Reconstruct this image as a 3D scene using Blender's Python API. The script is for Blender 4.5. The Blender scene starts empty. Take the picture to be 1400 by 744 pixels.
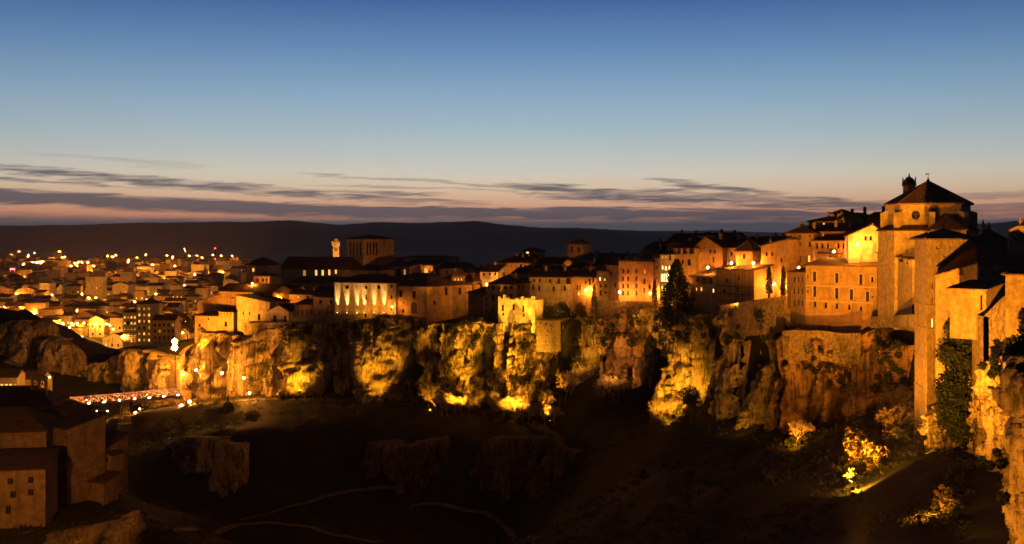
import bpy, math, random
import numpy as np
from mathutils import Vector, Matrix

S = bpy.context.scene
COL = S.collection
R = math.radians
CZ = 80.0            # camera height above the gorge floor
F = 1500.0           # focal length in photograph pixels
HY = 325.0           # photograph row of the true horizon

# ---------------------------------------------------------------- camera
cam = bpy.data.cameras.new('camera')
camo = bpy.data.objects.new('camera', cam)
COL.objects.link(camo)
camo.location = (0, 0, CZ)
camo.rotation_euler = (math.pi / 2, 0, 0)
cam.sensor_width = 36
cam.lens = 36 * F / 1400
cam.shift_y = -(372 - HY) / 1400
cam.clip_start = 0.5
cam.clip_end = 60000
S.camera = camo
S.view_settings.view_transform = 'Standard'
S.view_settings.look = 'None'
S.view_settings.exposure = 0
S.view_settings.gamma = 1
S.cycles.max_bounces = 4
S.cycles.diffuse_bounces = 2
S.cycles.glossy_bounces = 2
S.cycles.transmission_bounces = 2
S.cycles.volume_bounces = 0
S.cycles.transparent_max_bounces = 6
S.cycles.use_light_tree = True
S.cycles.sample_clamp_indirect = 4
S.cycles.caustics_reflective = False
S.cycles.caustics_refractive = False


def lin(r, g, b):
    f = lambda c: ((c / 255 + 0.055) / 1.055) ** 2.4 if c > 10.3 else c / 255 / 12.92
    return (f(r), f(g), f(b), 1)


# ---------------------------------------------------------------- world: dusk sky after sunset
W = bpy.data.worlds.new('World')
S.world = W
W.use_nodes = True
NT = W.node_tree
N, LK = NT.nodes, NT.links


def wn(t, **k):
    n = N.new(t)
    for a, b in k.items():
        setattr(n, a, b)
    return n


def wset(n, i, v):
    if isinstance(v, bpy.types.NodeSocket):
        LK.new(v, n.inputs[i])
    else:
        n.inputs[i].default_value = v


def wm(op, a, b=0.0, c=0.0, clamp=False):
    n = wn('ShaderNodeMath', operation=op, use_clamp=clamp)
    wset(n, 0, a); wset(n, 1, b); wset(n, 2, c)
    return n.outputs[0]


tc = wn('ShaderNodeTexCoord')
sp = wn('ShaderNodeSeparateXYZ')
LK.new(tc.outputs['Generated'], sp.inputs[0])
dx, dy, dz = sp.outputs
az = wm('ARCTAN2', dx, dy)
ramp = wn('ShaderNodeValToRGB')
cr = ramp.color_ramp
stops = [(-0.02, (72, 74, 88)), (0.004, (88, 88, 102)), (0.0105, (100, 98, 110)), (0.0155, (150, 122, 116)), (0.020, (228, 156, 120)),
         (0.027, (230, 170, 136)), (0.0353, (233, 188, 154)), (0.0447, (234, 205, 175)), (0.0567, (228, 217, 197)),
         (0.0733, (210, 216, 211)), (0.0967, (182, 204, 214)), (0.13, (150, 185, 212)), (0.17, (111, 153, 200)),
         (0.212, (72, 112, 174)), (0.35, (29, 48, 90)), (0.6, (12, 20, 40)), (1.0, (8, 13, 26))]
# position p stands for dz in [-0.05, 1]
while len(cr.elements) < len(stops):
    cr.elements.new(0.5)
for e, (z, c) in zip(cr.elements, stops):
    e.position = (z + 0.05) / 1.05
for e, (z, c) in zip(cr.elements, stops):
    e.color = lin(*c)
wset(ramp, 0, wm('DIVIDE', wm('ADD', dz, 0.05), 1.05, clamp=True))


def PX(px):
    return math.atan((px - 700) / F)


def PE(px, py):
    v = Vector(((px - 700) / F, 1, (HY - py) / F)).normalized()
    return v.z


vec = wn('ShaderNodeCombineXYZ')
wset(vec, 0, az); wset(vec, 1, dz)
mp = wn('ShaderNodeMapping')
LK.new(vec.outputs[0], mp.inputs[0])
mp.inputs['Scale'].default_value = (14, 150, 1)
mp.inputs['Rotation'].default_value = (0, 0, -0.35)
no = wn('ShaderNodeTexNoise')
LK.new(mp.outputs[0], no.inputs[0])
no.inputs['Scale'].default_value = 1.0
no.inputs['Detail'].default_value = 5
no.inputs['Roughness'].default_value = 0.55
no.inputs['Distortion'].default_value = 0.4
nz = no.outputs[0]
mp2 = wn('ShaderNodeMapping')
LK.new(vec.outputs[0], mp2.inputs[0])
mp2.inputs['Scale'].default_value = (26, 330, 1)
mp2.inputs['Rotation'].default_value = (0, 0, -0.5)
no2 = wn('ShaderNodeTexNoise')
LK.new(mp2.outputs[0], no2.inputs[0])
no2.inputs['Scale'].default_value = 1.0
no2.inputs['Detail'].default_value = 6
no2.inputs['Roughness'].default_value = 0.6
no2.inputs['Distortion'].default_value = 0.8
nz2 = no2.outputs[0]
wob = wm('MULTIPLY', wm('SUBTRACT', nz, 0.5), 0.010)

# long flat stratus streaks low in the west: (x, y, half length, half height, drop to the right, density)
streaks = [(120, 274, 640, 11, 0.036, 1.0), (680, 291, 600, 9, 0.010, 1.0), (290, 255, 330, 8, 0.072, 0.95), (420, 266, 280, 6, 0.05, 0.8),
           (60, 249, 130, 2.5, 0.05, 0.75), (520, 263, 100, 3, 0.03, 0.8), (600, 250, 230, 2.5, 0.06, 0.5), (560, 257, 160, 2, 0.03, 0.4),
           (800, 262, 130, 8, 0.09, 1.0), (880, 271, 180, 9, 0.05, 1.0), (900, 261, 110, 5, -0.06, 0.8), (985, 257, 100, 6, 0.12, 0.9), (1030, 271, 140, 6, 0.05, 0.8), (1110, 280, 170, 9, 0.03, 0.9),
           (1180, 281, 60, 3, 0.03, 0.6), (1370, 266, 90, 4, -0.03, 0.5), (1370, 284, 110, 8, 0.0, 0.65), (160, 218, 130, 3, 0.06, 0.22), (230, 228, 60, 2, 0.02, 0.18), (735, 262, 22, 4, -0.3, 0.6),
           (350, 306, 480, 6, 0.0, 0.75), (1000, 306, 440, 6, 0.0, 0.7), (-150, 300, 260, 12, 0, .6), (1500, 286, 160, 14, 0, .7)]
mask = None
for k_, (x, y, hl, hh, dr, den) in enumerate(streaks):
    a0 = PX(x); e0 = PE(x, y)
    da = wm('SUBTRACT', az, a0)
    de = wm('ADD', wm('SUBTRACT', wm('ADD', dz, wob), e0), wm('MULTIPLY', da, dr))
    q = wm('ADD', wm('POWER', wm('ABSOLUTE', wm('DIVIDE', de, hh / F)), 2.0), wm('POWER', wm('ABSOLUTE', wm('DIVIDE', da, hl / F)), 3.0))
    m = wm('MULTIPLY', wm('SUBTRACT', wm('ADD', 1.0, wm('MULTIPLY', wm('SUBTRACT', nz2, 0.5), 1.5 if k_ < 2 else 3.4)), q), 1.5 if k_ < 2 else 0.9, clamp=True)
    m = wm('MULTIPLY', m, den)
    mask = m if mask is None else wm('MAXIMUM', mask, m)
mix = wn('ShaderNodeMix', data_type='RGBA')
wset(mix, 0, wm('MULTIPLY', mask, 0.88))
LK.new(ramp.outputs[0], mix.inputs[6])
mix.inputs[7].default_value = lin(80, 84, 99)
# the glow fades away from the west: the east is already night
hor = wm('SQRT', wm('ADD', wm('MULTIPLY', dx, dx), wm('ADD', wm('MULTIPLY', dy, dy), 1e-5)))
west = wm('ADD', wm('MULTIPLY', wm('DIVIDE', dy, hor), 0.5), 0.5, clamp=True)
west = wm('ADD', wm('MULTIPLY', wm('POWER', west, 3.0), 0.975), 0.025)
blend = wm('MULTIPLY', wm('POWER', wm('ABSOLUTE', dz), 0.7), 1.0, clamp=True)   # towards the zenith azimuth stops mattering
fall = wn('ShaderNodeMix', data_type='FLOAT')
wset(fall, 0, blend); wset(fall, 2, west); fall.inputs[3].default_value = 0.5
sc1 = wn('ShaderNodeVectorMath', operation='SCALE')
gain = wn('ShaderNodeMapRange')              # the long low path through the valley haze takes some of this light away again
wset(gain, 0, dz); gain.inputs[1].default_value = 0.005; gain.inputs[2].default_value = 0.075; gain.inputs[3].default_value = 1.36; gain.inputs[4].default_value = 1.06
sc0 = wn('ShaderNodeVectorMath', operation='SCALE')
LK.new(mix.outputs[2], sc0.inputs[0]); LK.new(gain.outputs[0], sc0.inputs[3])
LK.new(sc0.outputs[0], sc1.inputs[0]); LK.new(fall.outputs[0], sc1.inputs[3])
sky = wn('ShaderNodeTexSky', sky_type='NISHITA', sun_disc=False)
sky.sun_elevation = R(-4.0)
sky.sun_rotation = 0.0
sky.ozone_density = 3.0
sc2 = wn('ShaderNodeVectorMath', operation='SCALE')
LK.new(sky.outputs[0], sc2.inputs[0]); sc2.inputs[3].default_value = 0.10
add = wn('ShaderNodeVectorMath', operation='ADD')
LK.new(sc1.outputs[0], add.inputs[0]); LK.new(sc2.outputs[0], add.inputs[1])
bg = N['Background']
LK.new(add.outputs[0], bg.inputs[0])
bg.inputs[1].default_value = 0.92
W.cycles.sampling_method = 'MANUAL'
W.cycles.sample_map_resolution = 256

# ---------------------------------------------------------------- helpers
random.seed(7)
RNG = np.random.default_rng(7)


def P(px, py, Y):
    return Vector(((px - 700) / F * Y, Y, CZ - (py - HY) / F * Y))


def _h(ix, iy, iz, seed):
    h = (ix.astype(np.int64) * 374761393 + iy.astype(np.int64) * 668265263 + iz.astype(np.int64) * 2147483647 + seed * 974711) & 0xFFFFFFFF
    h = ((h ^ (h >> 13)) * 1274126177) & 0xFFFFFFFF
    h = ((h ^ (h >> 16)) * 2246822519) & 0xFFFFFFFF
    return ((h ^ (h >> 15)) & 0xFFFFFF) / float(0xFFFFFF)


def vnoise(x, y, z, seed=0):
    x, y, z = np.broadcast_arrays(np.asarray(x, float), np.asarray(y, float), np.asarray(z, float))
    ix, iy, iz = np.floor(x), np.floor(y), np.floor(z)
    fx, fy, fz = x - ix, y - iy, z - iz
    s = lambda t: t * t * t * (t * (t * 6 - 15) + 10)
    fx, fy, fz = s(fx), s(fy), s(fz)
    r = 0
    for a in (0, 1):
        for b in (0, 1):
            for c in (0, 1):
                w = (fx if a else 1 - fx) * (fy if b else 1 - fy) * (fz if c else 1 - fz)
                r = r + w * _h(ix + a, iy + b, iz + c, seed)
    return r * 2 - 1


def fbm(x, y, z, o=4, seed=0, g=0.5):
    r = 0; a = 1.0; t = 0
    for i in range(o):
        r = r + a * vnoise(x * 2 ** i, y * 2 ** i, z * 2 ** i, seed + i * 17)
        t += a; a *= g
    return r / t


def sstep(a, b, x):
    t = np.clip((x - a) / (b - a), 0, 1)
    return t * t * (3 - 2 * t)


class MB:
    """collects shapes; out() links them as one mesh object"""
    def __init__(s):
        s.v = []; s.f = []; s.m = []

    def face(s, pts, m=0):
        b = len(s.v); s.v += [tuple(p) for p in pts]; s.f.append(tuple(range(b, b + len(pts)))); s.m.append(m)

    def hexa(s, p, m=0):
        b = len(s.v); s.v += [tuple(q) for q in p]
        for q in ((3, 2, 1, 0), (4, 5, 6, 7), (0, 1, 5, 4), (1, 2, 6, 5), (2, 3, 7, 6), (3, 0, 4, 7)):
            s.f.append(tuple(b + i for i in q)); s.m.append(m)

    def box(s, x0, x1, y0, y1, z0, z1, m=0):
        s.hexa([(x0, y0, z0), (x1, y0, z0), (x1, y1, z0), (x0, y1, z0), (x0, y0, z1), (x1, y0, z1), (x1, y1, z1), (x0, y1, z1)], m)

    def prism(s, poly, z0, z1, m=0, top=None, taper=1.0):
        n = len(poly); b = len(s.v)
        cx = sum(p[0] for p in poly) / n; cy = sum(p[1] for p in poly) / n
        s.v += [(p[0], p[1], z0) for p in poly] + [(cx + (p[0] - cx) * taper, cy + (p[1] - cy) * taper, z1) for p in poly]
        for i in range(n):
            j = (i + 1) % n
            s.f.append((b + i, b + j, b + n + j, b + n + i)); s.m.append(m)
        s.f.append(tuple(b + n + i for i in range(n))); s.m.append(m if top is None else top)
        s.f.append(tuple(b + n - 1 - i for i in range(n))); s.m.append(m)

    def lathe(s, prof, n=12, c=(0, 0), m=0, a0=0.0):
        b = len(s.v)
        for (r, z) in prof:
            for i in range(n):
                t = a0 + 2 * math.pi * i / n
                s.v.append((c[0] + r * math.cos(t), c[1] + r * math.sin(t), z))
        for k in range(len(prof) - 1):
            for i in range(n):
                j = (i + 1) % n
                s.f.append((b + k * n + i, b + k * n + j, b + k * n + n + j, b + k * n + n + i)); s.m.append(m)
        s.f.append(tuple(b + n - 1 - i for i in range(n))); s.m.append(m)
        k = len(prof) - 1
        s.f.append(tuple(b + k * n + i for i in range(n))); s.m.append(m)

    def tube(s, p, q, r0, r1, n=5, m=0):
        p = Vector(p); q = Vector(q); d = q - p
        if d.length < 1e-6: return
        d.normalize()
        a = d.orthogonal().normalized(); c = d.cross(a)
        b = len(s.v)
        for (o, r) in ((p, r0), (q, r1)):
            for i in range(n):
                t = 2 * math.pi * i / n
                s.v.append(tuple(o + a * (r * math.cos(t)) + c * (r * math.sin(t))))
        for i in range(n):
            j = (i + 1) % n
            s.f.append((b + i, b + j, b + n + j, b + n + i)); s.m.append(m)
        s.f.append(tuple(b + n + i for i in range(n))); s.m.append(m)
        s.f.append(tuple(b + n - 1 - i for i in range(n))); s.m.append(m)

    def mesh(s, name, mats, smooth=False):
        me = bpy.data.meshes.new(name)
        me.from_pydata(s.v, [], s.f)
        for mt in (mats if isinstance(mats, (list, tuple)) else [mats]):
            me.materials.append(mt)
        if any(s.m): me.polygons.foreach_set('material_index', s.m)
        if smooth: me.polygons.foreach_set('use_smooth', [True] * len(s.f))
        me.update()
        return me

    def out(s, name, mats, parent=None, smooth=False):
        return put(name, s.mesh(name, mats, smooth), parent)


def put(name, me, parent=None, loc=None, rz=None):
    o = bpy.data.objects.new(name, me)
    COL.objects.link(o)
    if parent is not None: o.parent = parent
    if loc is not None: o.location = loc
    if rz is not None: o.rotation_euler = (0, 0, rz)
    return o


def tag(o, label=None, cat=None, group=None, kind=None):
    if label: o['label'] = label
    if cat: o['category'] = cat
    if group: o['group'] = group
    if kind: o['kind'] = kind
    return o


def thing(name, label, cat, loc=(0, 0, 0), rz=0.0, group=None):
    o = bpy.data.objects.new(name, None)
    COL.objects.link(o)
    o.location = loc; o.rotation_euler = (0, 0, rz); o.empty_display_size = 0.5
    return tag(o, label, cat, group)


def copy_tree(o, parent=None):
    c = o.copy(); COL.objects.link(c); c.parent = parent
    for ch in o.children: copy_tree(ch, c)
    return c


def grid_mesh(name, V, nu, nv, mat, smooth=True):
    """V: (nu*nv, 3) array, row-major in u"""
    me = bpy.data.meshes.new(name)
    i = np.arange(nu * nv).reshape(nu, nv)
    q = np.stack([i[:-1, :-1], i[1:, :-1], i[1:, 1:], i[:-1, 1:]], -1).reshape(-1, 4)
    me.vertices.add(len(V)); me.vertices.foreach_set('co', np.asarray(V, np.float32).ravel())
    me.loops.add(q.size); me.loops.foreach_set('vertex_index', q.ravel().astype(np.int32))
    me.polygons.add(len(q))
    me.polygons.foreach_set('loop_start', np.arange(0, q.size, 4, dtype=np.int32))
    me.polygons.foreach_set('loop_total', np.full(len(q), 4, np.int32))
    me.materials.append(mat)
    me.update(calc_edges=True)
    me.validate()
    if smooth: me.polygons.foreach_set('use_smooth', [True] * len(me.polygons))
    return me


def tri_mesh(name, V, mat, k=3):
    """loose triangles or quads: V (n, k, 3)"""
    V = np.asarray(V, np.float32); n = len(V)
    me = bpy.data.meshes.new(name)
    me.vertices.add(n * k); me.vertices.foreach_set('co', V.ravel())
    me.loops.add(n * k); me.loops.foreach_set('vertex_index', np.arange(n * k, dtype=np.int32))
    me.polygons.add(n)
    me.polygons.foreach_set('loop_start', np.arange(0, n * k, k, dtype=np.int32))
    me.polygons.foreach_set('loop_total', np.full(n, k, np.int32))
    me.materials.append(mat)
    me.update(calc_edges=True)
    return me


# ---------------------------------------------------------------- materials
M = {}


def mat(name, col, col2=None, rough=0.9, scale=0.4, detail=6, bump=0.0, bscale=3.0, spec=0.2, stretch=(1, 1, 1), jit=0.0,
        stain=None, stain_amt=0.5, stain_scale=0.25, stain_stretch=(1, 1, 0.35), metal=0.0, coord='Object', c0=0.35, c1=0.65):
    m = bpy.data.materials.new(name); m.use_nodes = True
    nt = m.node_tree; n = nt.nodes; l = nt.links
    b = n['Principled BSDF']
    b.inputs['Roughness'].default_value = rough
    b.inputs['Metallic'].default_value = metal
    b.inputs['Specular IOR Level'].default_value = spec
    t = n.new('ShaderNodeTexCoord')
    src = t.outputs[coord] if coord != 'World' else n.new('ShaderNodeNewGeometry').outputs['Position']

    def noise(sc, st, de=detail, ro=0.6):
        mpn = n.new('ShaderNodeMapping'); mpn.inputs['Scale'].default_value = st
        l.new(src, mpn.inputs[0])
        x = n.new('ShaderNodeTexNoise'); x.inputs['Scale'].default_value = sc; x.inputs['Detail'].default_value = de
        x.inputs['Roughness'].default_value = ro
        l.new(mpn.outputs[0], x.inputs[0])
        return x.outputs[0]

    def mixc(f, a, c):
        x = n.new('ShaderNodeMix'); x.data_type = 'RGBA'
        if isinstance(f, float): x.inputs[0].default_value = f
        else: l.new(f, x.inputs[0])
        for i, q in ((6, a), (7, c)):
            if isinstance(q, tuple): x.inputs[i].default_value = q if len(q) == 4 else (*q, 1)
            else: l.new(q, x.inputs[i])
        return x.outputs[2]

    def rampf(f, a, c):
        x = n.new('ShaderNodeMapRange'); x.interpolation_type = 'SMOOTHSTEP'
        l.new(f, x.inputs[0]); x.inputs[1].default_value = a; x.inputs[2].default_value = c
        return x.outputs[0]
    colr = mixc(rampf(noise(scale, stretch), c0, c1), col, col2 or tuple(c * 0.7 for c in col))
    if stain:
        f = rampf(noise(stain_scale, stain_stretch, 5), 0.5, 0.72)
        mm = n.new('ShaderNodeMath'); mm.operation = 'MULTIPLY'; l.new(f, mm.inputs[0]); mm.inputs[1].default_value = stain_amt
        colr = mixc(mm.outputs[0], colr, stain)
    if jit:
        oi = n.new('ShaderNodeObjectInfo')
        mr = n.new('ShaderNodeMapRange'); l.new(oi.outputs['Random'], mr.inputs[0])
        mr.inputs[3].default_value = 1 - jit; mr.inputs[4].default_value = 1 + jit
        hv = n.new('ShaderNodeHueSaturation'); l.new(mr.outputs[0], hv.inputs['Value']); l.new(colr, hv.inputs['Color'])
        colr = hv.outputs[0]
    l.new(colr, b.inputs['Base Color'])
    if bump:
        bp = n.new('ShaderNodeBump'); bp.inputs['Strength'].default_value = bump; bp.inputs['Distance'].default_value = 0.3
        l.new(noise(bscale, stretch, 5), bp.inputs['Height']); l.new(bp.outputs[0], b.inputs['Normal'])
    M[name] = m
    return m


def emis(name, col, strength):
    m = bpy.data.materials.new(name); m.use_nodes = True
    b = m.node_tree.nodes['Principled BSDF']
    b.inputs['Base Color'].default_value = (0.8, 0.8, 0.8, 1)
    b.inputs['Emission Color'].default_value = (*col, 1)
    b.inputs['Emission Strength'].default_value = strength
    M[name] = m
    return m


mat('ground', (0.028, 0.023, 0.013), (0.017, 0.018, 0.009), scale=0.12, bump=0.6, bscale=1.2, coord='World', stain=(0.05, 0.038, 0.024), stain_amt=0.5, stain_scale=0.05, stain_stretch=(1, 1, 1))
def rock_mat(name, light, mid, dark):
    """limestone: pale faces, vertical run-off streaks, lichen, and dark pits painting in relief shade"""
    m = mat(name, light, mid, scale=0.14, coord='World', stretch=(1, 1, 0.4), stain=dark, stain_amt=0.8, stain_scale=0.3, stain_stretch=(1, 1, 0.16), bump=1.0, bscale=1.6)
    nt = m.node_tree; n = nt.nodes; l = nt.links; b = n['Principled BSDF']
    src = b.inputs['Base Color'].links[0].from_socket
    g = n.new('ShaderNodeNewGeometry')
    for st, sc, lo, hi, amt in (((1, 1, .10), .9, .50, .66, .75), ((1, 1, .3), 1.1, .54, .66, .8), ((1, 1, 1), 3.0, .56, .66, .6)):
        mp_ = n.new('ShaderNodeMapping'); mp_.inputs['Scale'].default_value = st; l.new(g.outputs['Position'], mp_.inputs[0])
        x = n.new('ShaderNodeTexNoise'); x.inputs['Scale'].default_value = sc; x.inputs['Detail'].default_value = 4; l.new(mp_.outputs[0], x.inputs[0])
        r = n.new('ShaderNodeMapRange'); r.interpolation_type = 'SMOOTHSTEP'; l.new(x.outputs[0], r.inputs[0]); r.inputs[1].default_value = lo; r.inputs[2].default_value = hi; r.inputs[4].default_value = amt
        k = n.new('ShaderNodeMix'); k.data_type = 'RGBA'; l.new(r.outputs[0], k.inputs[0]); l.new(src, k.inputs[6]); k.inputs[7].default_value = (*dark, 1)
        src = k.outputs[2]
    l.new(src, b.inputs['Base Color'])


rock_mat('rock', (0.46, 0.36, 0.22), (0.24, 0.18, 0.11), (0.05, 0.04, 0.024))
rock_mat('rock_red', (0.38, 0.23, 0.13), (0.18, 0.105, 0.06), (0.045, 0.032, 0.02))
rock_mat('rock_shaded', (0.17, 0.125, 0.08), (0.09, 0.065, 0.042), (0.03, 0.022, 0.014))  # darker copy of the rock: the unlit slope's dimness put into its colour
mat('hill', (0.035, 0.032, 0.022), (0.022, 0.022, 0.014), scale=0.004, coord='World')
mat('path', (0.20, 0.15, 0.10), (0.13, 0.10, 0.065), scale=0.5, bump=0.3, coord='World')
mat('road', (0.13, 0.11, 0.09), (0.08, 0.07, 0.055), scale=0.4, bump=0.2, coord='World')
WALLS = dict(
    ochre=((0.42, 0.27, 0.14), (0.35, 0.22, 0.11)), cream=((0.52, 0.42, 0.28), (0.43, 0.33, 0.21)), white=((0.68, 0.62, 0.5), (0.55, 0.48, 0.36)),
    pink=((0.42, 0.25, 0.17), (0.33, 0.19, 0.12)), tan=((0.33, 0.23, 0.14), (0.25, 0.17, 0.10)), brown=((0.24, 0.16, 0.10), (0.17, 0.11, 0.07)))
for k, (a, b) in WALLS.items():
    mat(k, a, tuple(c * .82 for c in b), scale=0.6, jit=0.12, bump=0.3, bscale=4, stain=tuple(c * 0.42 for c in b), stain_amt=0.75, stain_scale=0.55, stain_stretch=(1, 1, 0.22))
mat('stone', (0.36, 0.27, 0.165), (0.22, 0.16, 0.095), scale=1.1, bump=0.6, bscale=1.6, jit=0.06, stain=(0.12, 0.09, 0.055), stain_amt=0.6, stain_scale=0.3, stain_stretch=(1, 1, 0.3))
mat('rubble', (0.34, 0.26, 0.15), (0.14, 0.105, 0.06), scale=1.6, bump=0.9, bscale=2.0, jit=0.06, stain=(0.06, 0.05, 0.03), stain_amt=0.7, stain_scale=0.25, stain_stretch=(1, 1, 0.4))
mat('trim', (0.52, 0.42, 0.28), (0.42, 0.33, 0.22), scale=1.0)


def roof_mat(name, a, b):
    m = mat(name, a, b, scale=1.3, jit=0.12, rough=0.95, spec=0.08, stain=tuple(c * 0.45 for c in b), stain_amt=0.6, stain_scale=0.5, stain_stretch=(1, 1, 1))
    nt = m.node_tree; n = nt.nodes; l = nt.links
    t = n.new('ShaderNodeTexCoord')
    w = n.new('ShaderNodeTexWave'); w.wave_type = 'BANDS'; w.bands_direction = 'X'; w.inputs['Scale'].default_value = 1.05
    w.inputs['Distortion'].default_value = 0.6
    l.new(t.outputs['Object'], w.inputs[0])
    bp = n.new('ShaderNodeBump'); bp.inputs['Strength'].default_value = 0.7; bp.inputs['Distance'].default_value = 0.12
    l.new(w.outputs[0], bp.inputs['Height']); l.new(bp.outputs[0], n['Principled BSDF'].inputs['Normal'])
    return m


roof_mat('roof', (0.24, 0.14, 0.085), (0.15, 0.085, 0.052))
roof_mat('roof_dark', (0.13, 0.078, 0.05), (0.08, 0.05, 0.034))
mat('wood', (0.06, 0.035, 0.02), (0.035, 0.02, 0.012), scale=4, rough=0.7)
mat('frame', (0.10, 0.07, 0.045), (0.07, 0.05, 0.03), scale=4, rough=0.6)
mat('glass', (0.012, 0.012, 0.014), (0.018, 0.018, 0.02), rough=0.08, spec=0.5)
mat('iron', (0.03, 0.03, 0.03), (0.02, 0.02, 0.02), rough=0.5, metal=0.6)
mat('red_iron', (0.50, 0.30, 0.24), (0.42, 0.24, 0.19), rough=0.6)
mat('leaf', (0.05, 0.062, 0.018), (0.028, 0.038, 0.012), scale=0.8, rough=0.6, jit=0.25)
mat('leaf_dark', (0.020, 0.028, 0.012), (0.012, 0.018, 0.008), scale=0.8, rough=0.7, jit=0.2)
mat('leaf_dry', (0.19, 0.135, 0.05), (0.10, 0.075, 0.03), scale=0.8, rough=0.8, jit=0.25)
mat('bark', (0.10, 0.075, 0.05), (0.06, 0.045, 0.03), scale=3)
mat('bark_pale', (0.34, 0.27, 0.17), (0.24, 0.18, 0.11), scale=3)
emis('bulb', (1.0, 0.34, 0.03), 4200)
emis('bulb_far', (1.0, 0.35, 0.03), 5600)
emis('bulb_white', (1.0, 0.80, 0.48), 900)
emis('lens', (1.0, 0.62, 0.16), 60)
emis('lit', (1.0, 0.48, 0.09), 1.8)
emis('lit_bright', (1.0, 0.62, 0.2), 4.0)
emis('lit_dim', (1.0, 0.45, 0.08), 0.5)
emis('red_light', (1.0, 0.04, 0.05), 60)

# ---------------------------------------------------------------- terrain
# plateau edge seen from above: (photo column, distance, row of the edge) from the left end to the right end
EDGE = [(150, 500, 470), (172, 462, 470), (205, 446, 470), (265, 436, 455), (330, 428, 447), (400, 416, 442), (480, 404, 432), (560, 390, 437),
        (640, 378, 442), (720, 370, 436), (800, 362, 428), (850, 348, 414), (900, 330, 418), (960, 309, 424), (1010, 289, 412),
        (1060, 273, 420), (1120, 264, 440), (1185, 254, 440), (1222, 240, 436), (1248, 212, 470), (1296, 194, 470), (1330, 186, 478), (1368, 176, 490), (1388, 160, 492), (1394, 148, 492), (1408, 134, 492),
        (1450, 124, 490), (1580, 106, 480), (1900, 90, 470)]
EDGEW = [P(a, c, b) for a, b, c in EDGE]
POLY = [(p.x, p.y) for p in EDGEW] + [(700, 300), (700, 900), (60, 900), (-60, 760), (-120, 640), (-150, 560)]
POLY = np.array(POLY)
EDGEZ = np.array([(p.x, p.y, p.z) for p in EDGEW])


def inside_dist(x, y):
    """signed distance to the plateau outline, positive inside"""
    d = np.full(x.shape, 1e9); ins = np.zeros(x.shape, bool)
    n = len(POLY)
    for i in range(n):
        ax, ay = POLY[i]; bx, by = POLY[(i + 1) % n]
        vx, vy = bx - ax, by - ay
        t = np.clip(((x - ax) * vx + (y - ay) * vy) / (vx * vx + vy * vy), 0, 1)
        d = np.minimum(d, np.hypot(x - ax - t * vx, y - ay - t * vy))
        c = ((ay > y) != (by > y)) & (x < (bx - ax) * (y - ay) / (by - ay + 1e-12) + ax)
        ins ^= c
    return np.where(ins, d, -d)


FRONT = [(160, 560, 445), (245, 545, 392), (285, 556, 400), (350, 546, 403), (420, 546, 396), (510, 549, 386), (620, 557, 373), (715, 571, 356),
         (800, 522, 352), (850, 513, 338), (880, 560, 322), (912, 569, 312), (960, 562, 300), (1005, 585, 276), (1078, 614, 246), (1120, 600, 245), (1160, 659, 202),
         (1258, 709, 164), (1316, 738, 138), (1205, 572, 226), (1240, 586, 210), (1262, 590, 199), (1290, 616, 183), (1312, 640, 170), (1322, 668, 160),
         (700, 744, 290), (430, 722, 300), (250, 700, 310), (560, 700, 318), (330, 744, 285), (520, 744, 290),
         (250, 605, 350), (330, 578, 378), (500, 572, 366), (620, 582, 356), (720, 604, 336), (850, 600, 302), (900, 650, 255), (1000, 670, 222),
         (1000, 744, 192), (1150, 744, 152), (820, 690, 265), (790, 744, 240),
         (290, 592, 346), (290, 682, 331), (560, 594, 348), (560, 676, 332), (720, 600, 334), (720, 690, 316), (420, 590, 352), (420, 690, 328), (640, 600, 345), (640, 690, 325),
         (0, 722, 250), (75, 718, 252), (150, 672, 280), (180, 705, 258), (210, 760, 235), (120, 735, 243), (165, 617, 366), (120, 606, 385), (90, 570, 430), (60, 530, 440), (205, 578, 378), (0, 540, 430), (-100, 560, 420), (-150, 650, 300),
         (0, 800, 215), (100, 820, 210), (300, 830, 220), (600, 830, 220), (850, 830, 190)]
fw = [tuple(P(*c)) for c in FRONT]
fw += [(x, 0, 77.5) for x in (-250, -120, -40, 0, 40, 120, 250)] + [(x, -250, 88) for x in (-250, 0, 250)]
fw += [(x, 105, 42 + 0.06 * max(x, 0)) for x in (-250, -150, -75, 0)] + [(45, 105, 46), (75, 95, 50)]
fw += [(x, y, 20) for y in (600, 700, 800) for x in (-500, -300, -150, 0, 200, 400)]
fw += [(-110, 520, 20), (-160, 480, 20), (-240, 480, 30), (-300, 400, 30)]
fw = np.array(fw)
ROADC = [(170, 571, 390), (200, 563, 391), (250, 555, 395), (290, 552, 401), (350, 546, 404), (420, 547, 397), (510, 550, 387), (620, 558, 374), (700, 568, 360), (735, 582, 350), (760, 600, 338)]
ROADW = [P(*c) for c in ROADC]
rw = []
for a_, b_ in zip(ROADW[:-1], ROADW[1:]):
    for k_ in range(6): rw.append(tuple(a_.lerp(b_, k_ / 6)))
rw = np.array(rw)
A = np.hypot(fw[:, None, 0] - fw[None, :, 0], fw[:, None, 1] - fw[None, :, 1])
WT = np.linalg.solve(A + np.eye(len(fw)) * -0.5, fw[:, 2])


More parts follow.
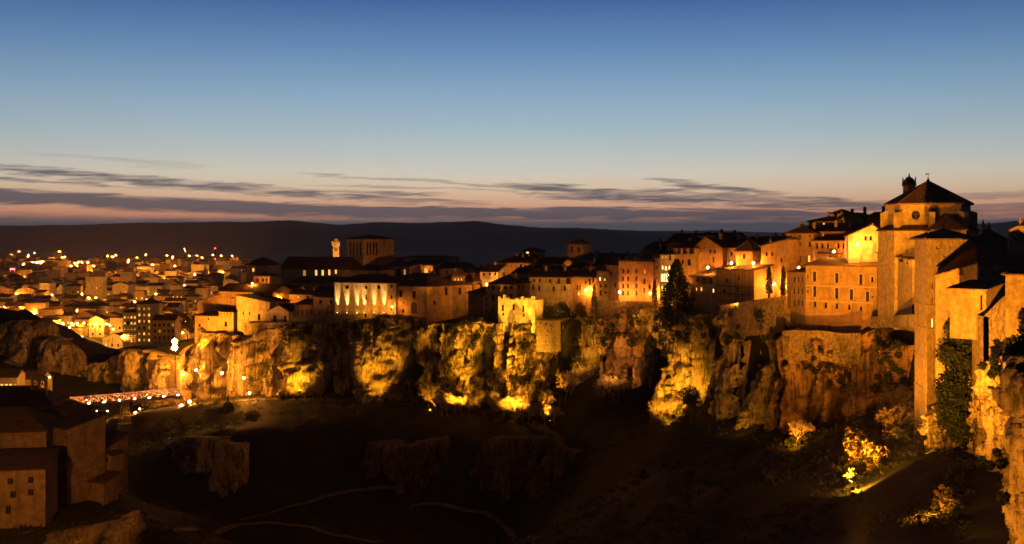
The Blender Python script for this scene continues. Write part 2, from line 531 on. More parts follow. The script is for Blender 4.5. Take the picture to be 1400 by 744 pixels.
def ground_z(x, y, rough=True):
    x = np.asarray(x, float); y = np.asarray(y, float)
    sh = x.shape; x = x.ravel(); y = y.ravel()
    zf = np.zeros(len(x))
    for i in range(0, len(x), 20000):
        s = slice(i, i + 20000)
        zf[s] = np.hypot(x[s, None] - fw[None, :, 0], y[s, None] - fw[None, :, 1]) @ WT
    far = sstep(520, 680, y)
    zf = zf * (1 - far) + 20 * far
    zf = np.where((np.abs(x) > 260) & (y < 700), zf * 0 + np.clip(zf, -5, 95), zf)
    # rocky hill left of the bridge
    hx, hy = -235.0, 505.0
    zf = zf + 17 * np.exp(-(((x - hx) / 42) ** 2 + ((y - hy) / 34) ** 2)) * (1 + 0.5 * fbm(x / 14, y / 14, 0, 4, 31))
    if rough:
        near = 1 - sstep(560, 640, y)
        zf = zf + near * (fbm(x / 22, y / 22, 0, 4, 3) * 1.6 + fbm(x / 5, y / 5, 0, 3, 9) * 0.5) * sstep(20, 90, np.hypot(x, y))
    dr = np.full(len(x), 1e9); zr = np.zeros(len(x))
    for q in rw:
        dd = np.hypot(x - q[0], y - q[1]); zr = np.where(dd < dr, q[2], zr); dr = np.minimum(dr, dd)
    fl = 1 - sstep(4.5, 11, dr)
    zf = zf * (1 - fl) + zr * fl
    d = inside_dist(x, y)
    k = np.exp(-np.hypot(x[:, None] - EDGEZ[None, :, 0], y[:, None] - EDGEZ[None, :, 1]) / 14.0) + 1e-12
    ze = (k @ EDGEZ[:, 2]) / k.sum(1)
    zp = ze - 2.5 + np.clip(d, 0, 60) * 0.06
    back = sstep(560, 760, y)
    zp = zp * (1 - back) + 24 * back
    z = zf + (zp - zf) * sstep(0.5, 4.0, d)
    return z.reshape(sh)


def gz(x, y):
    return float(ground_z(np.array([x]), np.array([y]))[0])


def axis(lo, hi, step, out_lo, out_hi, gr=1.22):
    a = list(np.arange(lo, hi + 0.01, step))
    s = step
    while a[-1] < out_hi: s *= gr; a.append(a[-1] + s)
    s = step
    while a[0] > out_lo: s *= gr; a.insert(0, a[0] - s)
    return np.array(a)


ax_ = axis(-240, 150, 2.0, -16000, 16000)
ay_ = axis(80, 560, 2.0, -400, 26000)
GX, GY = np.meshgrid(ax_, ay_, indexing='ij')
GZ = ground_z(GX, GY)
GZ = np.where(GY > 2600, 20 - (GY - 2600) * 0.0, GZ)
g = put('ground', grid_mesh('ground', np.stack([GX, GY, GZ], -1).reshape(-1, 3), len(ax_), len(ay_), M['ground']))
tag(g, 'dark scrub and earth of the gorge, the town ridge and the plain', kind='structure')


def ground_hit(px, py, y0=90, y1=620, plateau=True):
    """where the sight line of a photograph pixel first meets the ground"""
    ys = np.arange(y0, y1, 0.5)
    xs = (px - 700) / F * ys
    zs = CZ - (py - HY) / F * ys
    gzv = ground_z(xs, ys)
    i = np.argmax(gzv >= zs)
    if gzv[i] < zs[i]: return None
    return Vector((xs[i], ys[i], gzv[i]))


# hills on the horizon
def hill(name, label, D, prof, depth=2600, zb=15, seed=1, rough=10):
    cols = np.array([p[0] for p in prof], float); rows = np.array([p[1] for p in prof], float)
    n = 260
    px = np.linspace(cols[0], cols[-1], n)
    top = CZ + (HY - np.interp(px, cols, rows)) / F * D
    X = (px - 700) / F * D
    t = np.linspace(-1, 1, 41)
    prof_t = np.where(t < 0, np.cos(t * math.pi / 2) ** 1.5, np.cos(t * math.pi / 2))
    V = np.zeros((n, 41, 3))
    for j, tt in enumerate(t):
        yy = D + tt * depth + 300 * fbm(X / 900, tt * 2, 0, 3, seed)
        V[:, j, 0] = X * (yy / D if tt < 0 else 1); V[:, j, 1] = yy
        h = top + fbm(X / 500, yy / 500, 0, 4, seed + 5) * rough * (0.25 if abs(tt) < .03 else 1.0) * 2 + vnoise(X / 28, yy / 28, 0, seed + 9) * rough * 0.35
        V[:, j, 2] = zb + (h - zb) * prof_t[j]
    o = put(name, grid_mesh(name, V.reshape(-1, 3), n, 41, M['hill']))
    return tag(o, label, kind='structure')


hill('hills', 'dark wooded ridge beyond the lit plain', 7200, [(-700, 322), (-300, 312), (0, 308.5), (100, 309), (200, 305), (290, 303.5), (350, 304), (400, 302), (465, 307.5), (520, 304.5), (560, 305.5), (650, 302.5), (690, 308), (740, 312), (790, 311), (860, 315), (935, 319), (1000, 327), (1060, 338)], seed=11, rough=7)
hill('hills', 'pale far ridge fading into the dusk', 14000, [(700, 335), (860, 327), (950, 321), (1010, 323), (1080, 320), (1160, 316), (1250, 318), (1320, 309), (1400, 302), (1500, 299), (1700, 306), (2000, 320)], depth=3500, seed=23, rough=9)
hill('hills', 'faint farthest ridge on the horizon', 21000, [(500, 330), (640, 322), (780, 318), (900, 316), (980, 315), (1050, 318), (1150, 321), (1400, 324)], depth=3500, seed=37, rough=10)


def blocks(x, y, seed):
    """angular facets: every Voronoi cell has its own depth and tilt"""
    ix, iy = np.floor(x), np.floor(y); best = np.full(x.shape, 1e9); val = np.zeros(x.shape)
    for a in (-1, 0, 1):
        for b in (-1, 0, 1):
            cx, cy = ix + a, iy + b; z0 = cx * 0
            px_ = cx + .1 + .8 * _h(cx, cy, z0, seed); py_ = cy + .1 + .8 * _h(cx, cy, z0, seed + 1)
            dx_, dy_ = x - px_, y - py_; d = dx_ * dx_ + dy_ * dy_
            v = _h(cx, cy, z0, seed + 2) * 2 - 1 + (_h(cx, cy, z0, seed + 3) - .5) * 1.1 * dx_ + (_h(cx, cy, z0, seed + 4) - .5) * 1.1 * dy_ - .55 * d
            m = d < best; val = np.where(m, v, val); best = np.where(m, d, best)
    return val


# cliffs: a folded rock face with pillars, cracks and ledges
def cliff(name, label, pts, seed, material='rock', amp=3.0, step=0.43, dens=0.5, out=3.0, lean=0.10, depth_bottom=4.0, overh=0.0, sc=1.0, vs=1.2, clefts=()):
    """pts: (column, distance, top row, bottom row) along the foot of the wall"""
    w = [(P(a, t, d), P(a, b, d)) for a, d, t, b in pts]
    xy = np.array([(p[0].x, p[0].y) for p in w]); zt = np.array([p[0].z for p in w]); zb = np.array([p[1].z for p in w])
    seg = np.hypot(*np.diff(xy, axis=0).T); cum = np.concatenate([[0], np.cumsum(seg)])
    n = max(8, int(cum[-1] / step)); s = np.linspace(0, cum[-1], n)
    X = np.interp(s, cum, xy[:, 0]); Y = np.interp(s, cum, xy[:, 1])
    # smooth the plan line
    k = max(3, int(6 / step)); ker = np.ones(k) / k
    Xs = np.convolve(np.pad(X, k, 'edge'), ker, 'same')[k:-k]; Ys = np.convolve(np.pad(Y, k, 'edge'), ker, 'same')[k:-k]
    T = np.interp(s, cum, zt) + 1.6 * fbm(s / 7, 0 * s, 0 * s + seed, 4, seed); B = np.interp(s, cum, zb) - depth_bottom
    tx = np.gradient(Xs); ty = np.gradient(Ys); ln = np.hypot(tx, ty); nx, ny = ty / ln, -tx / ln      # points towards the gorge
    H = (T - B).max(); m = int(H / step) + 2
    v = np.linspace(0, 1, m)
    PXc = 700 + Xs / Ys * F
    SS, VV = np.meshgrid(s, v, indexing='ij')
    ZZ = B[:, None] + (T - B)[:, None] * VV
    S0, Z0 = SS, ZZ
    SS, ZZ = SS / sc, ZZ / (sc * vs)
    warp = fbm(SS / 9, ZZ / 30, seed, 3, seed + 2) * 2.4
    pil = 1 - np.abs(vnoise((SS + warp) / 8.5, ZZ / 45, seed * 1.3, seed + 4)) * 2           # broad pillars with sharp clefts between
    big = fbm(SS / 22, ZZ / 70, seed, 3, seed + 8)
    mid = fbm(SS / 3.2, ZZ / 15, seed, 4, seed + 10)
    fine = fbm(SS / 1.3, ZZ / 1.5, seed, 4, seed + 14, 0.6)
    jit = fbm(SS / 3.0, ZZ / 3.0, seed, 3, seed + 33)
    b1 = blocks((SS + warp + jit) / 7.0, (ZZ + 2 * jit) / 46.0, seed + 21)
    b2 = blocks((SS + .6 * warp + 1.2 * jit) / 3.0, (ZZ + 1.5 * jit) / 13.0, seed + 22)
    b3 = blocks((SS + .8 * jit) / 1.3, (ZZ + .8 * jit) / 3.0, seed + 23)
    D = amp * (1.0 * pil + 1.5 * big + 1.0 * b1 + 0.75 * b2) + 0.85 * b3 + 0.9 * mid + 0.5 * fine
    crack = vnoise((SS + warp + jit) / 5.2, ZZ / 60, seed * 3.7, seed + 16)
    D -= np.exp(-(crack / 0.10) ** 2) * 6.0 * amp / 2.6
    ph_ = (ZZ + 1.6 * jit + 1.5 * vnoise(SS / 18, 0, seed, seed + 44)) / 2.7
    fr = ph_ - np.floor(ph_); lay = _h(np.floor(ph_), np.floor(SS / 6 + jit), ph_ * 0, seed + 45)
    D += (0.9 * (lay - .5) - 0.75 * np.exp(-((fr - .08) / .09) ** 2)) * np.clip(.55 + fbm(SS / 10, ZZ / 10, seed, 2, seed + 46) * 1.6, 0, 1.2)
    ck = vnoise((SS + 1.2 * jit) / 2.2, ZZ / 22, seed * 5.1, seed + 47)
    D -= 1.1 * np.exp(-(ck / .09) ** 2)
    SS, ZZ = S0, Z0
    for (cp, cw, cd) in clefts:
        x_ = (PXc[:, None] + 5 * jit + warp * 1.5 - cp) * (Ys[:, None] / F)
        D -= cd * np.exp(-np.abs(x_ / cw) ** 2.5) * (0.75 + 0.25 * VV)
    D += lean * (T[:, None] - ZZ)
    if overh: D += overh * sstep(0.72, 0.95, VV) - overh * 0.6 * np.exp(-((VV - 0.62) / 0.12) ** 2)
    D *= (1 - 0.0 * VV)
    D += out
    rim = sstep(0.94, 1.0, VV)
    D = D * (1 - rim) + rim * (D * 0.45)
    V = np.stack([Xs[:, None] + nx[:, None] * D, Ys[:, None] + ny[:, None] * D, ZZ + 0.35 * fine], -1)
    # cap: run the rim back into the plateau
    cap = V[:, -1:, :] + np.stack([-nx[:, None] * 9, -ny[:, None] * 9, np.full((n, 1), -0.6)], -1)
    V = np.concatenate([V, V[:, -1:, :] + np.stack([-nx[:, None] * 2.0, -ny[:, None] * 2.0, np.full((n, 1), 0.25)], -1), cap], 1)
    o = put(name, grid_mesh(name, V.reshape(-1, 3), n, m + 2, M[material], smooth=False))
    CLIFFS.append((V[:, :m], label))
    return tag(o, label, kind='structure')


CLIFFS = []
cliff('cliff', 'orange lit crags and rock spur behind the footbridge', [(120, 470, 500, 560), (150, 466, 492, 560), (172, 458, 476, 560), (205, 440, 486, 560), (240, 424, 492, 556), (270, 428, 470, 553), (300, 424, 462, 548)], 3, amp=2.6, clefts=[(160, 2, 6), (196, 3, 7), (262, 3, 7)])
cliff('cliff', 'tall rock face under the hanging houses and the masonry wall', [(265, 434, 452, 555), (330, 424, 462, 552), (400, 411, 440, 550), (440, 404, 446, 548)], 8, amp=2.6, clefts=[(322, 2.2, 7), (362, 3.5, 8), (388, 2, 5), (432, 4, 8)])
cliff('cliff', 'shadowed cliff under the uplit palace', [(425, 408, 444, 552), (480, 399, 436, 552), (560, 384, 441, 558), (590, 381, 446, 560)], 15, amp=2.8, clefts=[(447, 6, 11), (495, 1.6, 9), (543, 3.5, 11), (571, 5, 12)])
cliff('cliff', 'yellow floodlit rock pillars under the ruined white house', [(575, 384, 446, 562), (640, 373, 445, 566), (720, 364, 440, 575), (790, 357, 436, 560), (835, 350, 436, 540)], 21, amp=3.0, out=2.5, clefts=[(590, 3.2, 12), (611, 1.6, 10), (629, 2.2, 10), (660, 4, 12), (692, 1.6, 8), (728, 1.6, 8), (766, 5, 13), (784, 2, 9)])
cliff('cliff', 'rust coloured cliff beside the glowing red bush', [(815, 352, 446, 540), (855, 341, 420, 545), (885, 331, 424, 580)], 29, 'rock_red', amp=2.4, out=0.0)
cliff('cliff', 'cliff wall with a bright yellow floodlit foot', [(872, 333, 424, 580), (900, 325, 424, 585), (960, 305, 430, 590), (1000, 290, 420, 592), (1018, 284, 418, 594)], 33, amp=2.6, overh=1.5, clefts=[(891, 3.5, 10), (905, 1.2, 6), (962, 1.8, 8), (977, 3, 10)])
cliff('cliff', 'tall grey buttresses below the cypress terrace', [(1000, 288, 416, 596), (1040, 276, 422, 600), (1075, 268, 446, 606)], 41, amp=2.6, overh=1.0, clefts=[(1008, 2, 8), (1026, 2.2, 8), (1050, 2, 7), (1066, 2, 6)])
cliff('cliff', 'cliff with a terrace wall and an arched hollow', [(1062, 270, 450, 606), (1120, 259, 458, 606), (1172, 251, 462, 606), (1194, 247, 450, 606), (1210, 246, 470, 600), (1235, 232, 470, 600)], 47, 'rock_red', amp=2.2, overh=1.0, clefts=[(1084, 1.6, 4), (1110, 2, 3), (1157, 2.6, 6), (1196, 3, 6)])
cliff('cliff', 'rock under the tall convent corner tower', [(1228, 238, 520, 606), (1250, 211, 572, 640), (1282, 195, 572, 660), (1330, 181, 540, 700), (1362, 168, 505, 720)], 53, amp=1.2, out=1.5, step=0.4, sc=.6)
cliff('cliff', 'near crag with a floodlit flank below the convent', [(1366, 172, 498, 720), (1366, 160, 492, 760), (1372, 148, 490, 800), (1386, 132, 492, 860), (1406, 120, 486, 900), (1454, 112, 480, 940), (1560, 98, 470, 960)], 59, amp=1.0, step=0.26, overh=0.3, vs=2.4, lean=-0.03, depth_bottom=8, out=.2, sc=.42)
CLIFFS[-1] = (CLIFFS[-1][0], 'near crag')
# low rock bands in the dark slope
cliff('cliff', 'low weathered rock band in the dark slope below the road', [(236, 352, 604, 660), (250, 342, 598, 672), (300, 336, 606, 672), (345, 338, 612, 670)], 63, amp=1.6, depth_bottom=16, lean=0.18, step=0.6)
cliff('cliff', 'broken rock ledges in the middle of the dark slope', [(505, 344, 604, 660), (560, 337, 606, 668), (620, 340, 600, 664)], 67, amp=1.6, depth_bottom=16, lean=0.18, step=0.6, material='rock_shaded')
cliff('cliff', 'rock outcrop at the right end of the dark slope', [(665, 340, 606, 670), (700, 326, 598, 684), (760, 316, 606, 690), (800, 316, 622, 690)], 71, amp=1.7, depth_bottom=16, lean=0.18, step=0.6, material='rock_shaded')
cliff('cliff', 'pale rock shelf below the guest house convent', [(40, 246, 730, 800), (130, 236, 722, 800), (195, 232, 704, 800), (215, 238, 712, 790)], 75, amp=1.5, depth_bottom=16, lean=0.18, step=0.6, material='rock_shaded')
for lab, pts, sd in (('brown rock knob on the hill left of the bridge', [(10, 482, 446, 490), (28, 474, 440, 492), (50, 476, 452, 492)], 79), ('brown rock knob beside the lit houses on the bridge hill', [(60, 474, 462, 505), (85, 466, 466, 512), (112, 472, 474, 510)], 83), ('small rock knob on the crest of the bridge hill', [(52, 492, 436, 466), (66, 486, 438, 470), (82, 490, 446, 470)], 87)):
    cliff('cliff', lab, pts, sd, amp=2.2, lean=0.35, depth_bottom=10)


# paths and the road draped over the ground
def ribbon(name, label, pts, width, material, lift=0.12, world=False, step=1.5):
    w = [Vector(p) for p in pts] if world else [ground_hit(*p) if len(p) == 2 else P(*p) for p in pts]
    w = [p for p in w if p is not None]
    xy = np.array([(p.x, p.y) for p in w])
    for _ in range(3):     # Chaikin
        q = [xy[0]]
        for a, b in zip(xy[:-1], xy[1:]): q += [a * .75 + b * .25, a * .25 + b * .75]
        xy = np.array(q + [xy[-1]])
    seg = np.hypot(*np.diff(xy, axis=0).T); cum = np.concatenate([[0], np.cumsum(seg)])
    n = max(4, int(cum[-1] / step)); s = np.linspace(0, cum[-1], n)
    X = np.interp(s, cum, xy[:, 0]); Y = np.interp(s, cum, xy[:, 1])
    tx = np.gradient(X); ty = np.gradient(Y); ln = np.hypot(tx, ty) + 1e-9
    V = []
    for k in np.linspace(-1, 1, 5):
        x = X - ty / ln * k * width / 2; y = Y + tx / ln * k * width / 2
        V.append(np.stack([x, y, ground_z(x, y) + lift], -1))
    V = np.stack(V, 1)
    mid = V[:, :, 2].mean(1, keepdims=True)
    V[:, :, 2] = np.maximum(V[:, :, 2], mid * 0.6 + V[:, :, 2] * 0.4)
    o = put(name, grid_mesh(name, V.reshape(-1, 3), n, 5, M[material]))
    tag(o, label, kind='structure')
    return V


ROAD = ribbon('road', 'lit road along the foot of the cliffs', [tuple(q) for q in ROADW], 5.0, 'road', 0.2, world=True)
ribbon('path', 'pale footpath in the gorge floor', [(205, 738), (300, 722), (360, 712), (430, 724), (520, 742)], 2.2, 'path', 0.2)
ribbon('path', 'faint footpath climbing across the gorge floor', [(330, 712), (400, 690), (460, 676), (560, 670)], 1.8, 'path', 0.2)
ribbon('path', 'winding footpath towards the right of the gorge floor', [(560, 694), (640, 694), (690, 712), (740, 738)], 1.8, 'path', 0.2)


CP = np.concatenate([V.reshape(-1, 3) for V, _ in CLIFFS])
CPX = 700 + CP[:, 0] / CP[:, 1] * F; CPY = HY + (CZ - CP[:, 2]) / CP[:, 1] * F


def on_cliff(px, py):
    """the rock surface seen at a photograph pixel"""
    m = (np.abs(CPX - px) < 4) & (np.abs(CPY - py) < 4)
    if not m.any(): return None
    i = np.where(m)[0]; return Vector(CP[i[np.argmin(CP[i, 1])]])

# ---------------------------------------------------------------- houses
WCACHE = {}


def window_mesh(w, h, style):
    """frame in the opening (origin: middle of the sill line, outer wall plane y = 0, inside is +y); pane apart"""
    key = (round(w * 20), round(h * 20), style)
    if key in WCACHE: return WCACHE[key]
    w, h = key[0] / 20, key[1] / 20
    f = MB(); t = min(0.09, w * 0.12); d0, d1 = 0.14, 0.22
    f.box(-w / 2, -w / 2 + t, d0, d1, 0, h); f.box(w / 2 - t, w / 2, d0, d1, 0, h)
    f.box(-w / 2 + t, w / 2 - t, d0, d1, 0, t); f.box(-w / 2 + t, w / 2 - t, d0, d1, h - t, h)
    if w > 0.7: f.box(-t * .45, t * .45, d0 + .01, d1 - .01, t, h - t)
    if h > 1.3: f.box(-w / 2 + t, w / 2 - t, d0 + .015, d1 - .015, h * .62 - .03, h * .62 + .03)
    f.box(-w / 2 - .1, w / 2 + .1, -0.10, 0.12, -0.10, 0.0)        # sill
    if 's' in style:                                                # pale surround
        b = 0.22
        f.box(-w / 2 - b, -w / 2 - .003, -0.05, 0.02, 0.003, h + b, 1); f.box(w / 2 + .003, w / 2 + b, -0.05, 0.02, 0.003, h + b, 1)
        f.box(-w / 2 - .003, w / 2 + .003, -0.05, 0.02, h + .003, h + b, 1)
    if 'b' in style:                                                # balcony with railing
        bw = w / 2 + 0.45
        f.box(-bw, bw, -0.85, -0.11, -0.22, -0.11)
        k = max(4, int(bw * 2 / 0.28))
        for i in range(k + 1):
            x = -bw + 0.03 + i * (2 * bw - .06) / k
            f.box(x - .02, x + .02, -0.84, -0.80, -0.11, 0.85)
        f.box(-bw, bw, -0.86, -0.78, 0.85, 0.92)
        f.box(-bw, -bw + .06, -.78, -.11, .85, .92); f.box(bw - .06, bw, -.78, -.11, .85, .92)
    fm = f.mesh('window', [M['frame'], M['trim']])
    p = MB(); p.face([(-w / 2 + t, .20, t), (w / 2 - t, .20, t), (w / 2 - t, .20, h - t), (-w / 2 + t, .20, h - t)])
    pm = p.mesh('pane', M['lit_bright' if 'L' in style else 'lit' if 'l' in style else 'lit_dim' if 'm' in style else 'glass'])
    WCACHE[key] = (fm, pm)
    return fm, pm


def door_mesh(w, h):
    key = ('door', round(w * 10), round(h * 10))
    if key in WCACHE: return WCACHE[key]
    f = MB()
    f.box(-w / 2, w / 2, .14, .22, 0, h); f.box(-.02, .02, .10, .138, 0.05, h - .05)
    for x in (-w * .27, w * .27):
        for z in (h * .1, h * .55): f.box(x - w * .14, x + w * .14, .115, .137, z, z + h * .33)
    WCACHE[key] = f.mesh('door', M['wood'])
    return WCACHE[key]


def panel(mb, o, u, nrm, L, z0, z1, holes, depth=0.24, m=0):
    """a vertical wall sheet from o along u with real openings; nrm points out"""
    us = sorted({0.0, L, *[q for h in holes for q in (h[0], h[1])]}); zs = sorted({z0, z1, *[q for h in holes for q in (h[2], h[3])]})
    us = [q for q in us if 0 <= q <= L]; zs = [q for q in zs if z0 <= q <= z1]
    o = Vector(o); u = Vector(u); nrm = Vector(nrm)
    pt = lambda a, z, d=0: o + u * a + Vector((0, 0, z)) - nrm * d
    for a, b in zip(us[:-1], us[1:]):
        for c, d in zip(zs[:-1], zs[1:]):
            mu, mz = (a + b) / 2, (c + d) / 2
            if any(h[0] < mu < h[1] and h[2] < mz < h[3] for h in holes): continue
            mb.face([pt(a, c), pt(b, c), pt(b, d), pt(a, d)], m)
    for h in holes:
        a, b, c, d = h[:4]
        if a < 0 or b > L or c < z0 or d > z1: continue
        mb.face([pt(a, c), pt(a, d), pt(a, d, depth), pt(a, c, depth)], m); mb.face([pt(b, d), pt(b, c), pt(b, c, depth), pt(b, d, depth)], m)
        mb.face([pt(b, c), pt(a, c), pt(a, c, depth), pt(b, c, depth)], m); mb.face([pt(a, d), pt(b, d), pt(b, d, depth), pt(a, d, depth)], m)
        st = h[4] if len(h) > 4 else ''
        if 'a' in st or 'o' in st:
            r = (b - a) / 2; cx = (a + b) / 2
            for top in ((True, False) if 'o' in st else (True,)):
                cz = d - r if top else c + r
                for sg in (-1, 1):
                    arc = [(cx + sg * r * math.cos(t), cz + (1 if top else -1) * r * math.sin(t)) for t in [i * math.pi / 12 for i in range(7)]]
                    cor = (cx + sg * r, d if top else c)
                    for q, w_ in zip(arc[:-1], arc[1:]): mb.face([pt(*cor, 0), pt(*q, 0), pt(*w_, 0)], m); mb.face([pt(*q, 0), pt(*w_, 0), pt(*w_, .13), pt(*q, .13)], m)


def roof_mesh(mb, L, D, zE, h, kind, ov=0.5, th=0.22, ridge=None):
    """tiled roof over a box 0..L x 0..D, eave height zE"""
    x0, x1, y0, y1 = -ov, L + ov, -ov, D + ov
    def slab(p):
        p = [Vector(q) for q in p]; lo = [q - Vector((0, 0, th)) for q in p]; n = len(p)
        mb.face(p); mb.face(lo[::-1])
        for i in range(n): mb.face([lo[i], lo[(i + 1) % n], p[(i + 1) % n], p[i]])
    e = zE + th * .6
    if kind == 'gable':          # ridge along x
        ym = D * (ridge or .5); d = ov * h / max(ym, .1); d2 = ov * h / max(D - ym, .1)
        slab([(x0, y0, e - d), (x1, y0, e - d), (x1, ym, e + h), (x0, ym, e + h)])
        slab([(x0, ym, e + h + .002), (x1, ym, e + h + .002), (x1, y1, e - d2), (x0, y1, e - d2)])
        mb.tube((x0, ym, e + h), (x1, ym, e + h), .16, .16, 6)
    elif kind == 'front':        # ridge along y, gable to the front
        xm = L * (ridge or .5); d = ov * h / max(xm, .1); d2 = ov * h / max(L - xm, .1)
        slab([(x0, y0, e - d), (xm, y0, e + h), (xm, y1, e + h), (x0, y1, e - d)])
        slab([(xm, y0, e + h + .002), (x1, y0, e - d2), (x1, y1, e - d2), (xm, y1, e + h + .002)])
        mb.tube((xm, y0, e + h), (xm, y1, e + h), .16, .16, 6)
    elif kind == 'hip':
        k = min(L, D) / 2; d = ov * h / k
        if L >= D: a, b = (D / 2, D / 2), (L - D / 2, D / 2)
        else: a, b = (L / 2, L / 2), (L / 2, D - L / 2)
        A_, B_ = (a[0], a[1], e + h), (b[0], b[1], e + h)
        c = [(x0, y0, e - d), (x1, y0, e - d), (x1, y1, e - d), (x0, y1, e - d)]
        if abs(L - D) < .05: sl = [[c[0], c[1], A_], [c[1], c[2], A_], [c[2], c[3], A_], [c[3], c[0], A_]]
        elif L >= D: sl = [[c[0], c[1], B_, A_], [c[1], c[2], B_], [c[2], c[3], A_, B_], [c[3], c[0], A_]]
        else: sl = [[c[0], c[1], A_], [c[1], c[2], B_, A_], [c[2], c[3], B_], [c[3], c[0], A_, B_]]
        for s in sl: mb.face(s)
        mb.face([(p[0], p[1], p[2] - .004) for p in c[::-1]])
        lo = [(p[0], p[1], p[2] - th) for p in c]
        for i in range(4): mb.face([lo[i], lo[(i + 1) % 4], c[(i + 1) % 4], c[i]])
        mb.face(lo[::-1])
        for p in c: mb.tube(p, min((A_, B_), key=lambda q: (q[0] - p[0]) ** 2 + (q[1] - p[1]) ** 2), .13, .13, 5)
    elif kind == 'shed':         # rises to the back
        slab([(x0, y0, e - ov * h / D), (x1, y0, e - ov * h / D), (x1, y1, e + h), (x0, y1, e + h)])
    elif kind == 'shedr':        # rises to the right
        slab([(x0, y0, e - ov * h / L), (x1, y0, e + h), (x1, y1, e + h), (x0, y1, e - ov * h / L)])
    elif kind == 'shedl':        # rises to the left
        slab([(x0, y0, e + h), (x1, y0, e - ov * h / L), (x1, y1, e - ov * h / L), (x0, y1, e + h)])
    elif kind == 'flat':
        mb.box(-.15, L + .15, -.15, D + .15, zE, zE + .35)


def house(name, label, A, B, eave, base, depth, wall='ochre', roof='gable', rh=2.2, wins=(), rwins=(), lwins=(), chim=(), group=None,
          cat='house', ov=0.5, roofm='roof', drop=6.0, ridge=None, extra=None, ztop=None):
    """A, B: (column, distance) of the left and right front corners; eave and base: rows at A.
    wins / rwins / lwins: (column, row of the middle, width, height in photo pixels, style) on the front / right / left wall.
    style: d dark, l lit, L bright, m dim; a arched, o round, s pale surround, b balcony, D door"""
    a = P(A[0], eave, A[1]); b = P(B[0], eave, B[1])
    zE = a.z; zB = CZ - (base - HY) / F * A[1] - drop
    u = Vector((b.x - a.x, b.y - a.y, 0)); L = u.length; u.normalize(); v = Vector((-u.y, u.x, 0))
    t = thing(name, label, cat, (a.x, a.y, zB), math.atan2(u.y, u.x), group)
    H = zE - zB
    wl = MB()
    faces = {'f': (Vector((0, 0, 0)), Vector((1, 0, 0)), Vector((0, -1, 0)), L, Vector((a.x, a.y, 0)), u),
             'r': (Vector((L, 0, 0)), Vector((0, 1, 0)), Vector((1, 0, 0)), depth, Vector((b.x, b.y, 0)), v),
             'l': (Vector((0, 0, 0)), Vector((0, 1, 0)), Vector((-1, 0, 0)), depth, Vector((a.x, a.y, 0)), v)}

    def loc(fc, px, py):
        o, lu, n, LL, w0, wd = faces[fc]
        dx_ = (px - 700) / F
        den = wd.x - dx_ * wd.y
        s = (dx_ * w0.y - w0.x) / den
        Yd = w0.y + s * wd.y
        return s, CZ - (py - HY) / F * Yd - zB, Yd
    for fc, ws in (('f', wins), ('r', rwins), ('l', lwins)):
        o, lu, n, LL, w0, wd = faces[fc]
        holes = []
        for (px, py, pw, ph, st) in ws:
            s, z, Yd = loc(fc, px, py)
            s0, s1 = sorted((loc(fc, px - pw / 2, py)[0], loc(fc, px + pw / 2, py)[0]))
            hh = ph / F * Yd; w = max(.35, min(s1 - s0, 3.2))
            if 'o' in st: w = hh = max(w, hh)
            w = round(w * 20) / 20; hh = round(hh * 20) / 20
            s0, s1 = s - w / 2, s + w / 2
            if s0 < .12 or s1 > LL - .12 or z - hh / 2 < .1 or z + hh / 2 > H - .12: 
                s = min(max(s, w / 2 + .15), LL - w / 2 - .15); s0, s1 = s - w / 2, s + w / 2
                z = min(z, H - hh / 2 - .18)
                if LL < w + .3: continue
            if any(s0 < q[1] + .05 and s1 > q[0] - .05 and z - hh / 2 < q[3] + .05 and z + hh / 2 > q[2] - .05 for q in holes): continue
            holes.append((s0, s1, z - hh / 2, z + hh / 2, st))
            pos = o + lu * s + Vector((0, 0, z - hh / 2))
            rz = {'f': 0, 'r': math.pi / 2, 'l': -math.pi / 2}[fc]
            if 'D' in st:
                put('door', door_mesh(w, hh), t, pos, rz)
            else:
                fm, pm = window_mesh(w, hh, ''.join(c for c in st if c in 'lLmsb'))
                wo = put('window', fm, t, pos, rz); put('pane', pm, wo)
        panel(wl, o, lu, n, LL, 0, H, holes)
    wl.face([(L, depth, 0), (0, depth, 0), (0, depth, H), (L, depth, H)])
    e = .02
    if roof == 'gable':
        ym = depth * (ridge or .5)
        for x in (0, L): wl.face([(x, 0, H), (x, depth, H), (x, ym, H + rh)])
    elif roof == 'front':
        xm = L * (ridge or .5)
        for y in (0, depth): wl.face([(0, y, H), (L, y, H), (xm, y, H + rh)])
    elif roof == 'shed':
        for x in (0, L): wl.face([(x, 0, H), (x, depth, H), (x, depth, H + rh)])
        wl.face([(0, depth, H), (L, depth, H), (L, depth, H + rh), (0, depth, H + rh)])
    elif roof in ('shedr', 'shedl'):
        X = L if roof == 'shedr' else 0
        for y in (0, depth): wl.face([(0, y, H), (L, y, H), (X, y, H + rh)])
        wl.face([(X, 0, H), (X, depth, H), (X, depth, H + rh), (X, 0, H + rh)])
    else: wl.face([(0, 0, H - e), (L, 0, H - e), (L, depth, H - e), (0, depth, H - e)])
    wl.out('wall', M[wall], t)
    if roof != 'none':
        rm = MB(); roof_mesh(rm, L, depth, H, rh, roof, ov, ridge=ridge)
        ro = rm.out('roof', M[roofm], t)
        for (fx, fy, ch) in chim:
            c = MB(); z0 = H - .2
            c.box(-.35, .35, -.3, .3, z0, H + ch); c.box(-.45, .45, -.4, .4, H + ch, H + ch + .15); c.box(-.25, .25, -.2, .2, H + ch + .15, H + ch + .4)
            co = c.out('chimney', M[wall], ro); co.location = (L * fx, depth * fy, 0)
    if extra: extra(t, L, depth, H)
    return t


def grid(xs, ys, w, h, st='d', lit={}):
    return [(x, y, w, h, lit.get((i, j), st)) for j, y in enumerate(ys) for i, x in enumerate(xs)]

